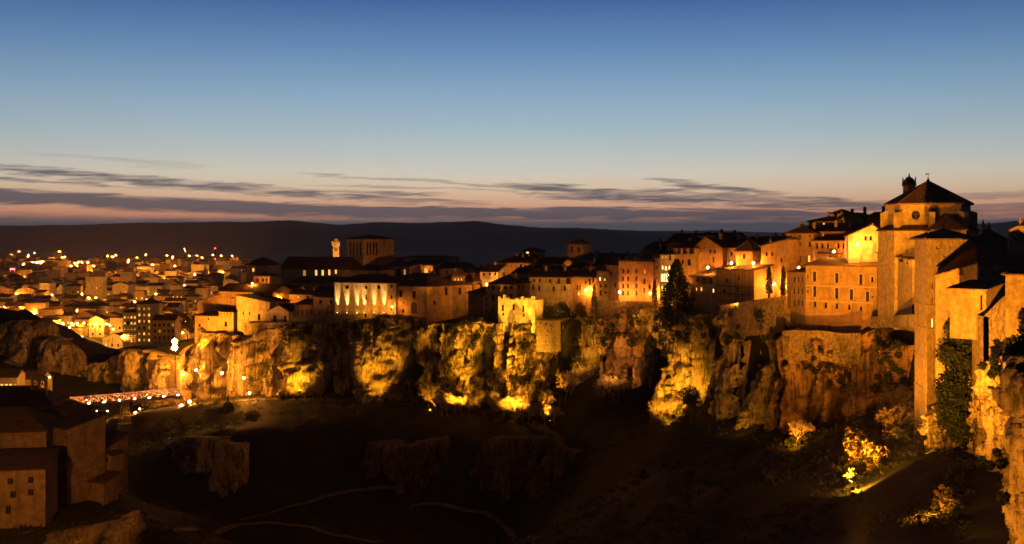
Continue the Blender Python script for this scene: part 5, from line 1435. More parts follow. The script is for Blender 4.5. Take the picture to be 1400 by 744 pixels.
Y = 585.0
row = 0
while Y < 2500:
    gap = 17 + Y * .013
    px = -70.0
    lim = 300 if Y < 900 else 345
    while px < lim:
        wm_ = crng.uniform(6, 12.5) * (1 + Y / 2600)
        wpx = wm_ / Y * F
        hx = (px + wpx / 2 - 700) / F * Y
        ok = not (Y < 620 and 150 < px < 245) and not (px < 135 and Y < 640)
        if inside_dist(np.array([hx]), np.array([Y]))[0] > -14: ok = False
        if Y > 1700 and crng.random() < .35: ok = False
        if ok and crng.random() < .93:
            lk = crng.choices(LOOKS, (4, 1, 2, 3) if Y < 1200 else (3, 3, 3, 2))[0]
            h = crng.uniform(5, 11) * (1 + (Y > 1000) * .5) * (1.5 if lk[2] == 'flat' else 1)
            yy = Y + crng.uniform(-6, 6)
            z0 = float(ground_z(np.array([hx]), np.array([yy]))[0]) if Y < 700 else 20
            nwin = (max(2, int(wm_ / 3.6)), 2 if h > 7 else 1) if Y < 1050 else (0, 0)
            wl_ = crng.choice(lk[3]); rf_ = crng.choice(('roof', 'roof_dark', 'roof_dark')) if lk[2] != 'flat' else 'roof_dark'; lab_, grp_ = city_label(lk, wl_, rf_, yy, px)
            city_house(lk[0], lab_, px, yy, wpx, crng.uniform(7, 11) * (1 + Y / 4000), h, wl_, lk[2], crng.uniform(1.8, 2.8), R(crng.uniform(-14, 14)), nwin, grp_, lit=.38, z=z0, roofm=rf_)
        px += wpx + (crng.uniform(2, 9)) / Y * F * (1 + Y / 3000)
    Y += gap
    row += 1
# radio mast
mq = P(294, 378, 1700)
t = thing('radio_mast', 'thin radio mast with two red lights beyond the city', 'mast', (mq.x, mq.y, 20))
m = MB(); hm = P(294, 340, 1700).z - 20
for a in range(3): m.tube((1.2 * math.cos(a * 2.1), 1.2 * math.sin(a * 2.1), 0), (.3 * math.cos(a * 2.1), .3 * math.sin(a * 2.1), hm), .18, .12, 4)
for k in range(20): m.tube((1.1 - k * .04, 0, k * hm / 20), (-.6 + k * .02, 1 - k * .03, (k + 1) * hm / 20), .08, .08, 3)
m.out('lattice', M['iron'], t)
for z in (hm, hm * .62):
    m = MB(); m.lathe([(.1, -.5), (.5, -.25), (.5, .25), (.1, .5)], 6); o = m.out('warning_light', M['red_light'], t); o.location = (0, 0, z + .4)

# ================================================================ lamps
SOD = (1.0, 0.335, 0.014); YEL = (1.0, 0.415, 0.016); WARM = (1.0, 0.37, 0.06)
emis('bulb_great', (1.0, 0.36, 0.045), 320)


def bulb_mesh(r, mt):
    m = MB(); m.lathe([(r * .15, -r), (r, 0), (r * .15, r)], 6); return m.mesh('bulb', M[mt])


BULBS = {}


def bulb(r, mt):
    k = (round(r, 2), mt)
    if k not in BULBS: BULBS[k] = bulb_mesh(r, mt)
    return BULBS[k]


def street_lamp(label, px, py, Y, h=5.0, r=.2, mt='bulb', group=None, arm=0.0):
    """head at the given place, post down to the ground"""
    p = P(px, py, Y)
    if h is None: h = max(2.0, p.z - gz(p.x, p.y))
    t = thing('street_lamp', label, 'street lamp', (p.x, p.y, p.z - h), 0, group)
    m = MB(); m.lathe([(.16, 0), (.14, .5), (.07, .6), (.05, h - .45), (.05, h + .35)], 6, (0, .3)); m.box(-.03, .03, 0, .3, h + .3, h + .36); m.out('post', M['iron'], t)
    m = MB(); m.prism([(-.3, -.3), (.3, -.3), (.3, .3), (-.3, .3)], h + .25, h + .5, taper=.25); m.out('hood', M['iron'], t)
    o = put('bulb', bulb(r, mt), t, (0, 0, h))
    return t


def wall_lamp(label, px, py, Y, r=.16, mt='bulb', group=None):
    p = P(px, py, Y)
    t = thing('wall_lamp', label, 'wall lamp', p, 0, group)
    m = MB(); m.box(-.03, .03, 0, 1.2, .35, .41); m.box(-.12, .12, 1.1, 1.25, .1, .6); m.out('bracket', M['iron'], t)
    m = MB(); m.prism([(-.22, -.22), (.22, -.22), (.22, .22), (-.22, .22)], .2, .42, taper=.3); m.out('hood', M['iron'], t)
    put('bulb', bulb(r, mt), t)
    return t


emis('lens_glow', (1.0, 0.58, 0.14), 40)


def flood(label, px, Y, target, power, angle=70, blend=.6, col=YEL, lift=.6, row=None, glow='lens_glow', size=.3, group=None, soft=.25):
    """floodlight on a short stand; row given: at that height instead of on the ground"""
    p = P(px, 400, Y)
    z = gz(p.x, p.y) + lift if row is None else P(px, row, Y).z
    pos = Vector((p.x, p.y, z)); tg = target if isinstance(target, Vector) else P(*target)
    d = (tg - pos).normalized()
    t = thing('floodlight', label, 'floodlight', pos, 0, group)
    q = d.to_track_quat('-Z', 'Y').to_euler()
    m = MB(); s = size
    m.box(-s, s, -s * .8, s * .8, 0.05, .35); m.box(-s * 1.08, s * 1.08, -s * .88, s * .88, -.02, .05); o = m.out('housing', M['iron'], t); o.rotation_euler = q
    m = MB(); m.box(-s * .9, s * .9, -s * .7, s * .7, -.05, -.02); l = m.out('lens', M[glow], t); l.rotation_euler = q
    m = MB(); m.tube((0, 0, -lift - .6), (0, 0, -.1), .05, .05, 5); m.box(-.3, .3, -.3, .3, -lift - .6, -lift - .02); m.out('stand', M['iron'], t)
    ld = bpy.data.lights.new('beam', 'SPOT'); ld.energy = power; ld.color = col; ld.spot_size = R(angle); ld.spot_blend = blend; ld.shadow_soft_size = soft
    lo = bpy.data.objects.new('beam', ld); COL.objects.link(lo); lo.parent = t; lo.location = d * .35; lo.rotation_euler = q
    return t


K = 1000.0
# cliff floodlights along the road: small glaring ones at the foot, broad ones standing off in the slope
flood('floodlight at the foot of the masonry wall', 407, 394, (402, 485, 412), 46 * K, 80, .9, lift=1.0)
flood('floodlight beneath a small bare tree by the road under the palace cliff', 508, 379, (522, 490, 396), 50 * K, 70, .9, lift=1.4)
flood('floodlight among lit bushes below the rock pillars', 621, 352, (632, 478, 374), 170 * K, 64, .9, lift=4.5)
flood('floodlight by the pale bare tree below the roofless white house', 700, 340, (706, 470, 366), 300 * K, 66, .9, lift=5.0)
flood('floodlight in the scrub left of the pale bare tree', 652, 354, (646, 510, 370), 12 * K, 50, lift=1.2)
flood('floodlight hidden at the left of the rock pillars', 588, 366, (600, 470, 382), 14 * K, 90)
flood('floodlight in the scrub below the square tower house', 752, 343, (746, 460, 358), 110 * K, 60, .9, lift=4.0)
flood('floodlight glaring on the ledge right of the rock pillars', 796, 341, (795, 455, 356), 16 * K, 90, row=516)
flood('floodlight behind the glowing red bush', 838, 324, (836, 495, 338), 13 * K, 100, row=512, col=WARM)
flood('floodlight at the foot of the bright yellow cliff', 907, 293, (927, 500, 318), 80 * K, 66, lift=1.4)
flood('floodlight low beside the pale boulder', 1000, 264, (1010, 560, 280), 3.0 * K, 90, row=584)
flood('floodlight under the leaning bare tree', 1076, 233, (1120, 520, 262), 13 * K, 100, row=611, col=SOD)
flood('floodlight in the lit bushes below the ochre house', 1158, 196, (1175, 375, 255), 300 * K, 74, row=657, col=SOD, blend=.8)
flood('floodlight in the lit bushes aimed at the convent tower', 1163, 194, (1268, 460, 196), 110 * K, 76, row=658, col=SOD, blend=.8)
flood('floodlight spreading low over the slope bushes below the ochre house', 1166, 184, (1215, 590, 206), 30 * K, 130, row=668, col=YEL)
flood('floodlight on the slope under the near crag bushes', 1257, 149, (1300, 640, 160), 7 * K, 150, row=706, col=SOD)
flood('floodlight close under the near crag', 1314, 134, (1345, 560, 150), 3 * K, 120, row=733, col=YEL)
flood('floodlight low on the near hillside aimed at the convent', 1170, 118, (1305, 365, 195), 520 * K, 44, row=765, col=SOD, size=.5)
flood('floodlight low on the near hillside aimed at the octagonal church', 1164, 117, (1255, 315, 240), 1000 * K, 34, row=766, col=SOD, size=.5)
flood('floodlight low on the near hillside aimed at the near crag', 1176, 119, (1370, 620, 128), 34 * K, 80, row=764, col=SOD, size=.4)
flood('floodlight on the brink below the roofless white house', 704, 361.5, (706, 420, 370), 3.2 * K, 120, row=440, col=YEL)
flood('floodlight on the brink lighting the hanging houses', 345, 399, (310, 440, 434), 30 * K, 85, col=SOD)
# the great lamp of the viewpoint
t = thing('light_mast', 'tall mast with two blinding lamps at the bridge head', 'light mast', P(239, 510, 410))
hm = (510 - 467) / F * 410
m = MB(); m.lathe([(.25, -4), (.2, 0), (.12, hm + .3)], 8, (0, .6)); m.box(-.06, .06, 0, .6, hm - .06, hm + .06); m.box(-.06, .06, 0, .6, hm - 3.0, hm - 2.9); m.out('mast', M['iron'], t)
for z in (hm, hm - 2.3):
    for k in range(5):
        a = k * math.tau / 5; put('bulb', bulb(.55, 'bulb_great'), t, (.6 * math.sin(a), -.1, z + .6 * math.cos(a)))
    m = MB()
    for k in range(10): m.tube((.85 * math.sin(k * math.tau / 10), .1, z + .85 * math.cos(k * math.tau / 10)), (.85 * math.sin((k + 1) * math.tau / 10), .1, z + .85 * math.cos((k + 1) * math.tau / 10)), .06, .06, 4)
    m.out('lamp_ring', M['iron'], t)
flood('mast floodlight beside the great lamp aimed at the hanging houses', 243, 409, (320, 430, 436), 150 * K, 75, .8, SOD, row=470)
flood('mast floodlight beside the great lamp aimed at the rock spur', 233, 408, (205, 510, 436), 60 * K, 110, .8, SOD, row=474)
flood('mast floodlight beside the great lamp aimed at the city edge', 241, 412, (190, 445, 560), 160 * K, 60, .8, SOD, row=466)
# uplights of the palace
for i, px in enumerate((461, 474.3, 488, 497.5, 511, 524.5)):
    Yp = 412 - (px - 457.5) / 83.5 * 8 - .95
    flood('small uplight at the foot of the palace front', px, Yp, (px, 398, Yp + .85), 30 * K, 27, 1.0, (1, .62, .2), row=428, lift=.3, size=.2, soft=.08, group='palace uplights', glow='lens_glow')
flood('floodlight washing the palace front from the terrace edge', 500, 398.5, (500, 400, 408), 5 * K, 150, 1.0, SOD, row=430, lift=.3)
# road and viewpoint lamps
for lab, px, py, Y, h in (('street lamp on the lit rock left of the road lamps', 268, 506, 412, 8), ('street lamp by the short lit wall', 303.5, 510, 411, 9), ('street lamp glowing right of the short lit wall', 333.5, 517, 406, 7),
                          ('low lamp behind the boulder monument', 341, 537.5, 399, 3), ('low lamp beside the bridge head bushes', 259, 549, 397, 4), ('lamp in the shining bush at the bridge head', 248, 554, 394, 3),
                          ('street lamp at the foot of the lit retaining wall', 250, 512, 409, 6)):
    street_lamp(lab, px, py, Y, h, .32)
for i, (px, py) in enumerate(((108.5, 563.5), (121, 563), (132, 562.5), (147, 562), (165, 560.5))):
    street_lamp('lamp in the row beyond the footbridge', px, py, 398, 3.2, .15, group='lamps beyond the footbridge')
for px, py in ((185, 564), (191, 559)): street_lamp('bright lamp of the pair beneath the footbridge', px, py, 396, 3.5, .22, group='pair of lamps beneath the bridge')
# old town lamps
for lab, px, py, Y, r in (('wall lamp glowing at the left foot of the big brown house', 847, 399.5, 345, .24), ('wall lamp at the right foot of the big brown house', 889, 401, 339, .24), ('wall lamp low on the house left of the tall ochre house', 1058.5, 388.5, 288, .24),
                          ('wall lamp on the orange row house', 801, 397, 370.5, .2), ('lamp beside the bright white cottage', 665.5, 389, 404, .24), ('wall lamp flooding the white gabled house', 1172, 334, 257.5, .22),
                          ('small lamp at the right end of the palace front', 536, 419.5, 401, .14), ('wall lamp on the apse of the cathedral choir', 577, 376, 468, .18)):
    wall_lamp(lab, px, py, Y, r)
for lab, px, py, Y, h in (('street lamp in the lane behind the scaffolded house', 1000, 360, 301, 6), ('street lamp in the lane by the gabled house', 968, 366, 313, 6), ('street lamp in the lane below the tall ochre house', 1092, 366, 279, 6), ('street lamp behind the set-back upper storey', 1140, 344, 274.5, 5),
                          ('street lamp in the lane above the timber-framed house', 700, 374, 401, 6), ('street lamp in the lane below the big dark roof', 750, 376, 393, 6), ('street lamp on the square below the bell tower', 790, 374, 402, 6), ('street lamp beyond the hall wing', 640, 386, 424, 6),
                          ('street lamp in the yard behind the cream gable front', 385, 408, 440, 5), ('street lamp by the cathedral choir', 570, 384, 462, 6), ('street lamp in the yard left of the glowing house', 930, 372, 320, 5), ('street lamp below the pagoda roof', 345, 388, 447, 5), ('street lamp behind the square lit house', 1030, 360, 296, 6)):
    street_lamp(lab, px, py, Y, h, .19)
flood('floodlight on a roof aimed at the cathedral tower', 520, 470, (497, 345, 512), 14 * K, 50, col=SOD, row=372)
flood('floodlight on the ground aimed at the clock tower', 452, 606, (460, 345, 640), 110 * K, 50, col=WARM, row=380)
flood('floodlight on a roof aimed at the square bell tower', 800, 424, (787, 345, 443), 12 * K, 60, col=SOD, row=352)
flood('floodlight by the convent church aimed at the octagon', 1232, 222, (1262, 300, 232), 9 * K, 120, col=SOD, row=350)
flood('floodlight across the lane lighting the brown house', 870, 318, (885, 380, 342), 8 * K, 110, col=SOD, row=430)
flood('floodlight under the scaffolded house front', 1006, 284, (1000, 370, 300), 6 * K, 110, col=SOD, row=418)
flood('floodlight low on the brink before the cream row house', 752, 360, (752, 385, 379), 5 * K, 110, col=YEL, row=425)
# guest house forecourt
street_lamp('street lamp in the guest house forecourt outside the gate', -50, 640, 205, 9, .62)
street_lamp('street lamp before the bright windowed house below the rocky hill', 44, 519, 398, 5, .2)
street_lamp('street lamp right of the small lit house below the rocky hill', 68, 516, 412, 5, .2)

# ---- lower city lamps: single file along avenues plus the streets between the houses
lrng = random.Random(11)
proto = None
spots = []
for poly, n in (([(30, 362), (62, 357), (92, 351)], 14), ([(92, 362), (130, 355)], 9), ([(150, 366), (200, 362), (245, 361)], 14), ([(225, 383), (240, 375), (268, 361)], 16), ([(115, 374), (150, 372), (210, 378)], 16),
                ([(272, 372), (300, 372), (345, 371)], 10), ([(170, 405), (182, 385), (190, 360)], 8), ([(0, 410), (60, 420), (100, 438)], 10), ([(95, 431), (150, 432)], 7), ([(200, 400), (208, 418), (214, 428)], 7), ([(-20, 392), (60, 396), (130, 400)], 9)):
    seg = [math.dist(a, b) for a, b in zip(poly[:-1], poly[1:])]; tot = sum(seg)
    for i in range(n):
        s = (i + .5) / n * tot; k = 0
        while k < len(seg) - 1 and s > seg[k]: s -= seg[k]; k += 1
        f = s / seg[k]; spots.append((poly[k][0] + (poly[k + 1][0] - poly[k][0]) * f + lrng.uniform(-1, 1), poly[k][1] + (poly[k + 1][1] - poly[k][1]) * f + lrng.uniform(-.6, .6)))
for i in range(70):
    spots.append((lrng.uniform(-10, 335), 348 + 20 * lrng.random()))
spots = [(px, py, (CZ - 33.0) / (py - HY) * F) for px, py in spots]
Yr = 572.0
while Yr < 1500:                      # one lamp every 25 m or so in each street
    px = lrng.uniform(-60, -40)
    while px < 330:
        spots.append((px, 0, Yr + lrng.uniform(-2, 2))); px += lrng.uniform(15, 38) * (1 + Yr / 3000) / Yr * F
    Yr += 17 + (Yr + 10) * .013 if Yr < 760 else 2 * (17 + Yr * .013)
nl = 0
lamp_kinds = {}
for (px, py, Yl) in spots:
    if Yl > 3000: Yl = 2900 + lrng.uniform(-200, 100)
    x = (px - 700) / F * Yl
    if Yl < 570 or inside_dist(np.array([x]), np.array([Yl]))[0] > -6: continue
    far = Yl > 1300
    if far not in lamp_kinds:
        t = thing('street_lamp', 'street lamp along the far avenues of the lower city' if far else 'street lamp between the houses of the lower city', 'street lamp', (x, Yl, 20), 0, 'far avenue lamps' if far else 'lower city street lamps')
        m = MB(); m.tube((0, .3, 0), (0, .3, 8.5 if not far else 13.5), .12, .08, 5); m.box(-.05, .05, -.3, .3, 8.5 if not far else 13.5, 8.6 if not far else 13.6); m.out('post', M['iron'], t)
        put('bulb', bulb(.38 if far else .28, 'bulb_far'), t, (0, 0, 8.2 if not far else 13.2))
        lamp_kinds[far] = t
    else:
        t = copy_tree(lamp_kinds[far]); t.location = (x, Yl, 20)
    nl += 1
for px, py in ((252, 343), (254, 346), (336, 354), (26, 346), (47, 348), (82, 346)):   # lone lights on the far slope
    p = P(px, py, 4200); t = copy_tree(lamp_kinds[True]); t.location = (p.x, p.y, p.z - 7); t['label'] = 'lone lamp on the dark slope beyond the city'; t['group'] = 'lone hillside lamps'

# ================================================================ plants
def bare_tree_proto(name, seed, h, barkm, spread=.55, levels=5, lean=0.0, twig_r=.032):
    r = random.Random(seed)
    tr, cr_ = MB(), MB()

    def grow(p, d, ln, rad, lv):
        n = 3
        q = p
        for i in range(n):
            d = (d + Vector((r.gauss(0, .12), r.gauss(0, .12), r.gauss(.03, .08)))).normalized()
            q2 = q + d * ln / n
            r0 = rad * (1 - .3 * i / n); r1 = rad * (1 - .3 * (i + 1) / n)
            (tr if lv < 2 else cr_).tube(q, q2, max(r0, twig_r), max(r1, twig_r), 6 if lv < 2 else 3)
            if lv > 0 and lv < levels and i > 0 and r.random() < .7:
                sd = (d + d.orthogonal().normalized() * r.uniform(-1, 1) * spread * 1.4 + Vector((r.gauss(0, .4), r.gauss(0, .4), .15))).normalized()
                grow(q2, sd, ln * r.uniform(.5, .68), rad * .5, lv + 1)
            q = q2
        if lv < levels:
            k = 4 if lv == 0 else 3 if r.random() < .6 else 2
            a0 = r.uniform(0, 6.28)
            for i in range(k):
                a = a0 + 6.283 * i / k + r.gauss(0, .3)
                o = d.orthogonal().normalized(); b = d.cross(o)
                sd = (d + (o * math.cos(a) + b * math.sin(a)) * spread * r.uniform(.7, 1.5)).normalized()
                grow(q, sd, ln * r.uniform(.62, .8), rad * .62, lv + 1)
    grow(Vector((0, 0, -.4)), Vector((lean, 0, 1)).normalized(), h * .34, h * .018, 0)
    t = thing(name, 'x', 'tree'); tr.out('trunk', M[barkm], t); cr_.out('crown', M[barkm], t)
    return t


def leaves(n, pts, rad, size, seed, flat=.0):
    """n leaf quads spread through clumps around pts"""
    g = np.random.default_rng(seed)
    pts = np.asarray(pts, float); rad = np.asarray(rad, float)
    i = g.integers(0, len(pts), n)
    d = g.normal(size=(n, 3)); d /= np.linalg.norm(d, axis=1, keepdims=True)
    c = pts[i] + d * (rad[i] * g.uniform(.35, 1.05, n) ** .6)[:, None]
    u = g.normal(size=(n, 3)); u /= np.linalg.norm(u, axis=1, keepdims=True)
    w = np.cross(u, d + g.normal(size=(n, 3)) * .6); w /= np.linalg.norm(w, axis=1, keepdims=True) + 1e-9
    s = size * g.uniform(.5, 1.3, n)[:, None]
    return np.stack([c - u * s, c - w * s * .55, c + u * s, c + w * s * .55], 1)


def shrub_proto(name, seed, leafm, n=420, size=.13, h=1.0, clumps=9, twig='bark'):
    g = random.Random(seed)
    pts = [(g.gauss(0, .42), g.gauss(0, .42), abs(g.gauss(.55, .3)) * h) for _ in range(clumps)]
    rad = [g.uniform(.25, .5) for _ in pts]
    t = thing(name, 'x', 'shrub')
    m = MB()
    for p in pts: m.tube((g.gauss(0, .06), g.gauss(0, .06), -.3), p, .03, .01, 4)
    m.out('stem', M[twig], t)
    put('foliage', tri_mesh('foliage', leaves(n, pts, rad, size, seed), M[leafm], 4), t)
    return t


BARE = [bare_tree_proto('bare_tree', s, 8.0, b, sp) for s, b, sp in ((3, 'bark_pale', .5), (9, 'bark_pale', .62), (15, 'bark', .5))]
SHR = [shrub_proto('shrub', 1, 'leaf'), shrub_proto('shrub', 2, 'leaf_dark'), shrub_proto('shrub', 3, 'leaf_dry'), shrub_proto('shrub', 4, 'leaf', h=1.4), shrub_proto('shrub', 5, 'leaf_dry', h=1.5, size=.1, n=520)]
USED = set()


def plant(proto, loc, scale, rz, label, cat=None, group=None):
    if proto.name in USED: t = copy_tree(proto)
    else: t = proto; USED.add(proto.name)
    t.location = loc; t.rotation_euler = (0, 0, rz); t.scale = (scale, scale, scale) if not isinstance(scale, tuple) else scale
    t['label'] = label
    if cat: t['category'] = cat
    if group: t['group'] = group
    elif 'group' in t: del t['group']
    return t


def on_ground(px, Y, dz=0):
    p = P(px, 400, Y); return Vector((p.x, p.y, gz(p.x, p.y) + dz))


def on_brink(px, back=6.0):
    Yb = float(np.interp(px, [e[0] for e in EDGE], [e[1] for e in EDGE])) + back
    return on_ground(px, Yb, -.3)


# bare trees, lit from below by the floodlights
for k, px, Y, s, lab in ((0, 528, 388, 1.05, 'small bare tree shining over the road floodlight'), (1, 612, 361, .95, 'lit bare tree below the rock pillars'), (0, 632, 362, .8, 'short bare tree right of the lit one below the rock pillars'),
                         (1, 705, 352, 1.15, 'pale bare tree glowing beside its floodlight'), (0, 677, 356, 1.15, 'slim bare tree left of the pale glowing tree'), (2, 733, 346, 1.9, 'tall dark bare trunk before the lit cliff'),
                         (1, 832, 331, 1.05, 'wide bare tree glowing reddish before the cliff'), (0, 850, 330, .8, 'small reddish bare tree beside the wide glowing one'), (2, 269, 402, 1.15, 'leaning dark bare tree by the bridge head'), (2, 296, 399, .9, 'thin dark bare tree by the road lamps'),
                         (2, 301, 398, .85, 'thin dark bare tree left of the monument'), (0, 1088, 238, .75, 'leaning bare tree over its floodlight'), (0, 772, 352, 1.3, 'slim bare tree in the dark gully'), (2, 552, 392, 1.1, 'bare tree on the terrace before the hall'),
                         (0, 440, 393, .9, 'bare tree by the road under the palace terrace'), (2, 1215, 236, 1.0, 'bare tree before the garden wall'), (2, 1236, 216, 1.0, 'bare tree beside the convent tower foot'), (2, 1224, 208, .8, 'spreading bare tree on the lit slope'), (0, 585, 374, 1.2, 'bare tree at the left of the rock pillars'), (2, 655, 352, 1.0, 'dark bare tree by the road bend'),
                         (1, 375, 402, .8, 'bare tree at the foot of the masonry wall'), (0, 395, 401, .7, 'small bare tree by the masonry wall floodlight'), (1, 1060, 276, .8, 'bare tree by the wall lamp below the tall ochre house'), (0, 1040, 279, .75, 'bare tree on the terrace by the scaffolded house')):
    z = plant(BARE[k], on_ground(px, Y), s, random.uniform(0, 6), lab, 'tree')

for k_, (px, Y, s_, w_) in enumerate(((596, 368, .8, 'the rock pillars'), (604, 362, 1.0, 'the rock pillars'), (622, 364, .7, 'the rock pillars'), (641, 360, .9, 'the rock pillars'), (648, 364, 1.1, 'the rock pillars'), (688, 353, .9, 'the roofless white house cliff'), (694, 356, .7, 'the roofless white house cliff'), (714, 352, .9, 'the roofless white house cliff'), (722, 350, .8, 'the roofless white house cliff'), (744, 349, 1.0, 'the square tower house'), (757, 350, .9, 'the square tower house'),
                                         (500, 389, .7, 'the palace cliff'), (515, 389, .9, 'the palace cliff'), (538, 386, .9, 'the palace cliff'), (548, 385, .8, 'the palace cliff'), (384, 402, .9, 'the masonry wall'), (416, 398, .9, 'the masonry wall'), (428, 397, .7, 'the masonry wall'), (896, 308, .8, 'the bright yellow cliff'), (918, 305, .7, 'the bright yellow cliff'), (845, 331, .7, 'the rust coloured cliff'), (825, 333, .8, 'the rust coloured cliff'))):
    plant(BARE[k_ % 2], on_ground(px, Y), s_, random.uniform(0, 6), 'one of the bare saplings at the foot of ' + w_, 'tree', 'bare saplings at the foot of ' + w_)

# conifer and cypresses
def cone_tree(name, label, loc, h, w, n, leafm, seed, power=.9, size=.28):
    g = np.random.default_rng(seed)
    t = thing(name, label, 'tree', loc)
    m = MB(); m.tube((0, 0, -1), (0, 0, h * .9), .3, .05, 7)
    z = g.uniform(.04, 1, n) ** 1.15; a = g.uniform(0, 6.283, n)
    lim = (1 - z) ** power * (1 + .22 * np.sin(a * 3 + z * 22) + .18 * g.normal(size=n)); rr = w / 2 * lim * g.uniform(.45, 1.0, n) ** .5
    c = np.stack([rr * np.cos(a), rr * np.sin(a), z * h], 1)
    for i in range(0, n, max(1, n // 60)): m.tube((0, 0, c[i, 2]), c[i], .05, .02, 3)
    m.out('trunk', M['bark'], t)
    u = np.stack([np.cos(a), np.sin(a), g.normal(.1, .5, n)], 1); v = np.cross(u, g.normal(size=(n, 3))); v /= np.linalg.norm(v, axis=1, keepdims=True)
    s = size * g.uniform(.5, 1.4, n)[:, None]
    put('crown', tri_mesh('crown', np.stack([c - u * s, c - v * s * .5, c + u * s, c + v * s * .5], 1), M[leafm], 4), t)
    return t


cone_tree('conifer', 'broad dark conifer rising before the glowing house', P(925, 452, 318), 20.5, 10.5, 5200, 'leaf_dark', 5, .62, .42)
p = P(812.5, 433, 352); cone_tree('cypress', 'slim cypress before the orange row house', p, 10.5, 2.4, 1500, 'leaf_dark', 6, .5, .2)
p = P(1051.5, 402, 276); cone_tree('cypress', 'slim cypress beside the wall lamp of the lamp house', p, 7.0, 1.8, 1100, 'leaf_dark', 7, .5, .18)
p = P(1071, 404, 276); cone_tree('cypress', 'thin cypress at the corner of the tall ochre house', p, 7.5, 1.5, 1000, 'leaf_dark', 8, .5, .18)
p = P(895, 414, 330); cone_tree('cypress', 'thin cypress at the right end of the big brown house', p, 7.0, 1.7, 1000, 'leaf_dark', 9, .5, .18)


def leafy_tree(label, loc, h, w, leafm, seed, n=2600, size=.24):
    g = random.Random(seed)
    t = thing('leafy_tree', label, 'tree', loc)
    m = MB(); pts = []; rad = []
    m.tube((0, 0, -1), (0, 0, h * .45), .2 + h * .012, .12, 7)
    for i in range(13):
        a = g.uniform(0, 6.28); rr = g.uniform(.1, .5) * w; z = h * g.uniform(.35, .95); k = 1 - abs(z / h - .6) * 1.1
        q = (rr * math.cos(a) * k, rr * math.sin(a) * k, z); pts.append(q); rad.append(g.uniform(.12, .26) * w)
        m.tube((0, 0, h * g.uniform(.25, .45)), q, .09, .02, 4)
    m.out('trunk', M['bark'], t)
    put('crown', tri_mesh('crown', leaves(n, pts, rad, size, seed), M[leafm], 4), t)
    return t


for lab, px, Y, h, w, lm, sd in (('green tree lit from below left of the bridge head', 128, 432, 8, 9, 'leaf', 1), ('dark round tree on the brink below the cypress terrace', 1008, 284, 6, 8, 'leaf_dark', 2), ('dark tree beside the conifer', 940, 312, 8, 8, 'leaf_dark', 3), ('dark tree left of the conifer', 905, 322, 7, 7, 'leaf_dark', 4),
                                 ('dark tree in the gully beside the square tower house', 770, 361, 8, 8, 'leaf_dark', 5), ('golden leafy tree on the brink below the cypress', 795, 356, 7, 6, 'leaf_dry', 6), ('dark leafy tree before the bright yellow cliff', 945, 292, 9, 9, 'leaf_dark', 7), ('dark tree on the brink left of the ruined house', 650, 374, 7, 8, 'leaf_dark', 8),
                                 ('dark tree before the hall wing', 608, 382, 7, 9, 'leaf_dark', 9), ('dark tree on the terrace below the palace', 470, 404, 5, 7, 'leaf_dark', 10), ('dark tree below the row house', 748, 368, 7, 8, 'leaf_dark', 11), ('tree at the city edge behind the hanging houses', 256, 520, 12, 9, 'leaf', 12), ('dark tree on the terrace before the tall ochre house', 1085, 270, 5, 6, 'leaf_dark', 13),
                                 ('bushy tree by the narrow three-storey house', 1130, 258, 4, 7, 'leaf_dark', 14), ('dark tree in the yard below the big brown house', 862, 334, 6, 8, 'leaf_dark', 15)):
    leafy_tree(lab, on_brink(px, 3.5) if (px > 400 and lab != 'dark leafy tree before the bright yellow cliff') else on_ground(px, Y), h, w, lm, sd)

# ivy and evergreen mass on the convent wall
def leaf_mass(name, label, cat, blobs, leafm, n, size, seed):
    t = thing(name, label, cat, P(*blobs[0][:3]))
    o = P(*blobs[0][:3]); pts = [tuple(P(a, b, c) - o) for a, b, c, r in blobs]; rad = [r for *_, r in blobs]
    m = MB()
    for q in pts[1:]: m.tube((0, 0, -2), q, .14, .04, 5)
    m.out('stem', M['bark'], t)
    put('foliage', tri_mesh('foliage', leaves(n, pts, rad, size, seed), M[leafm], 4), t)
    return t


g_ = random.Random(3)
bl = [(1300, 590, 182, 2.5)]
for i in range(70):
    f = g_.random(); py = 436 + f * 160; lo, hi = (1297, 1332) if f < .25 else (1290, 1336) if f < .7 else (1292, 1322)
    bl.append((g_.uniform(lo, hi), py, 186 - f * 10 + g_.uniform(-1.5, 1), g_.uniform(1.1, 2.0)))
leaf_mass('ivy', 'thick dark ivy and evergreens covering the rock beside the convent tower', 'ivy', bl, 'leaf_dark', 24000, .25, 31)
bl = [(1392, 480, 150, 2)] + [(g_.uniform(1380, 1412), g_.uniform(444, 486), 152 + g_.uniform(-1, 1), g_.uniform(1.0, 1.8)) for _ in range(14)]
leaf_mass('ivy', 'dark evergreen bush on the terrace below the orange stone house end', 'ivy', bl, 'leaf_dark', 3500, .22, 33)
bl = [(1290, 470, 186, 1.2)] + [(g_.uniform(1312, 1324), g_.uniform(440, 470), 183, g_.uniform(.7, 1.1)) for _ in range(5)]
leaf_mass('ivy', 'lighter green bush on the dark ivy beside the convent annex', 'ivy', bl, 'leaf', 1300, .2, 34)

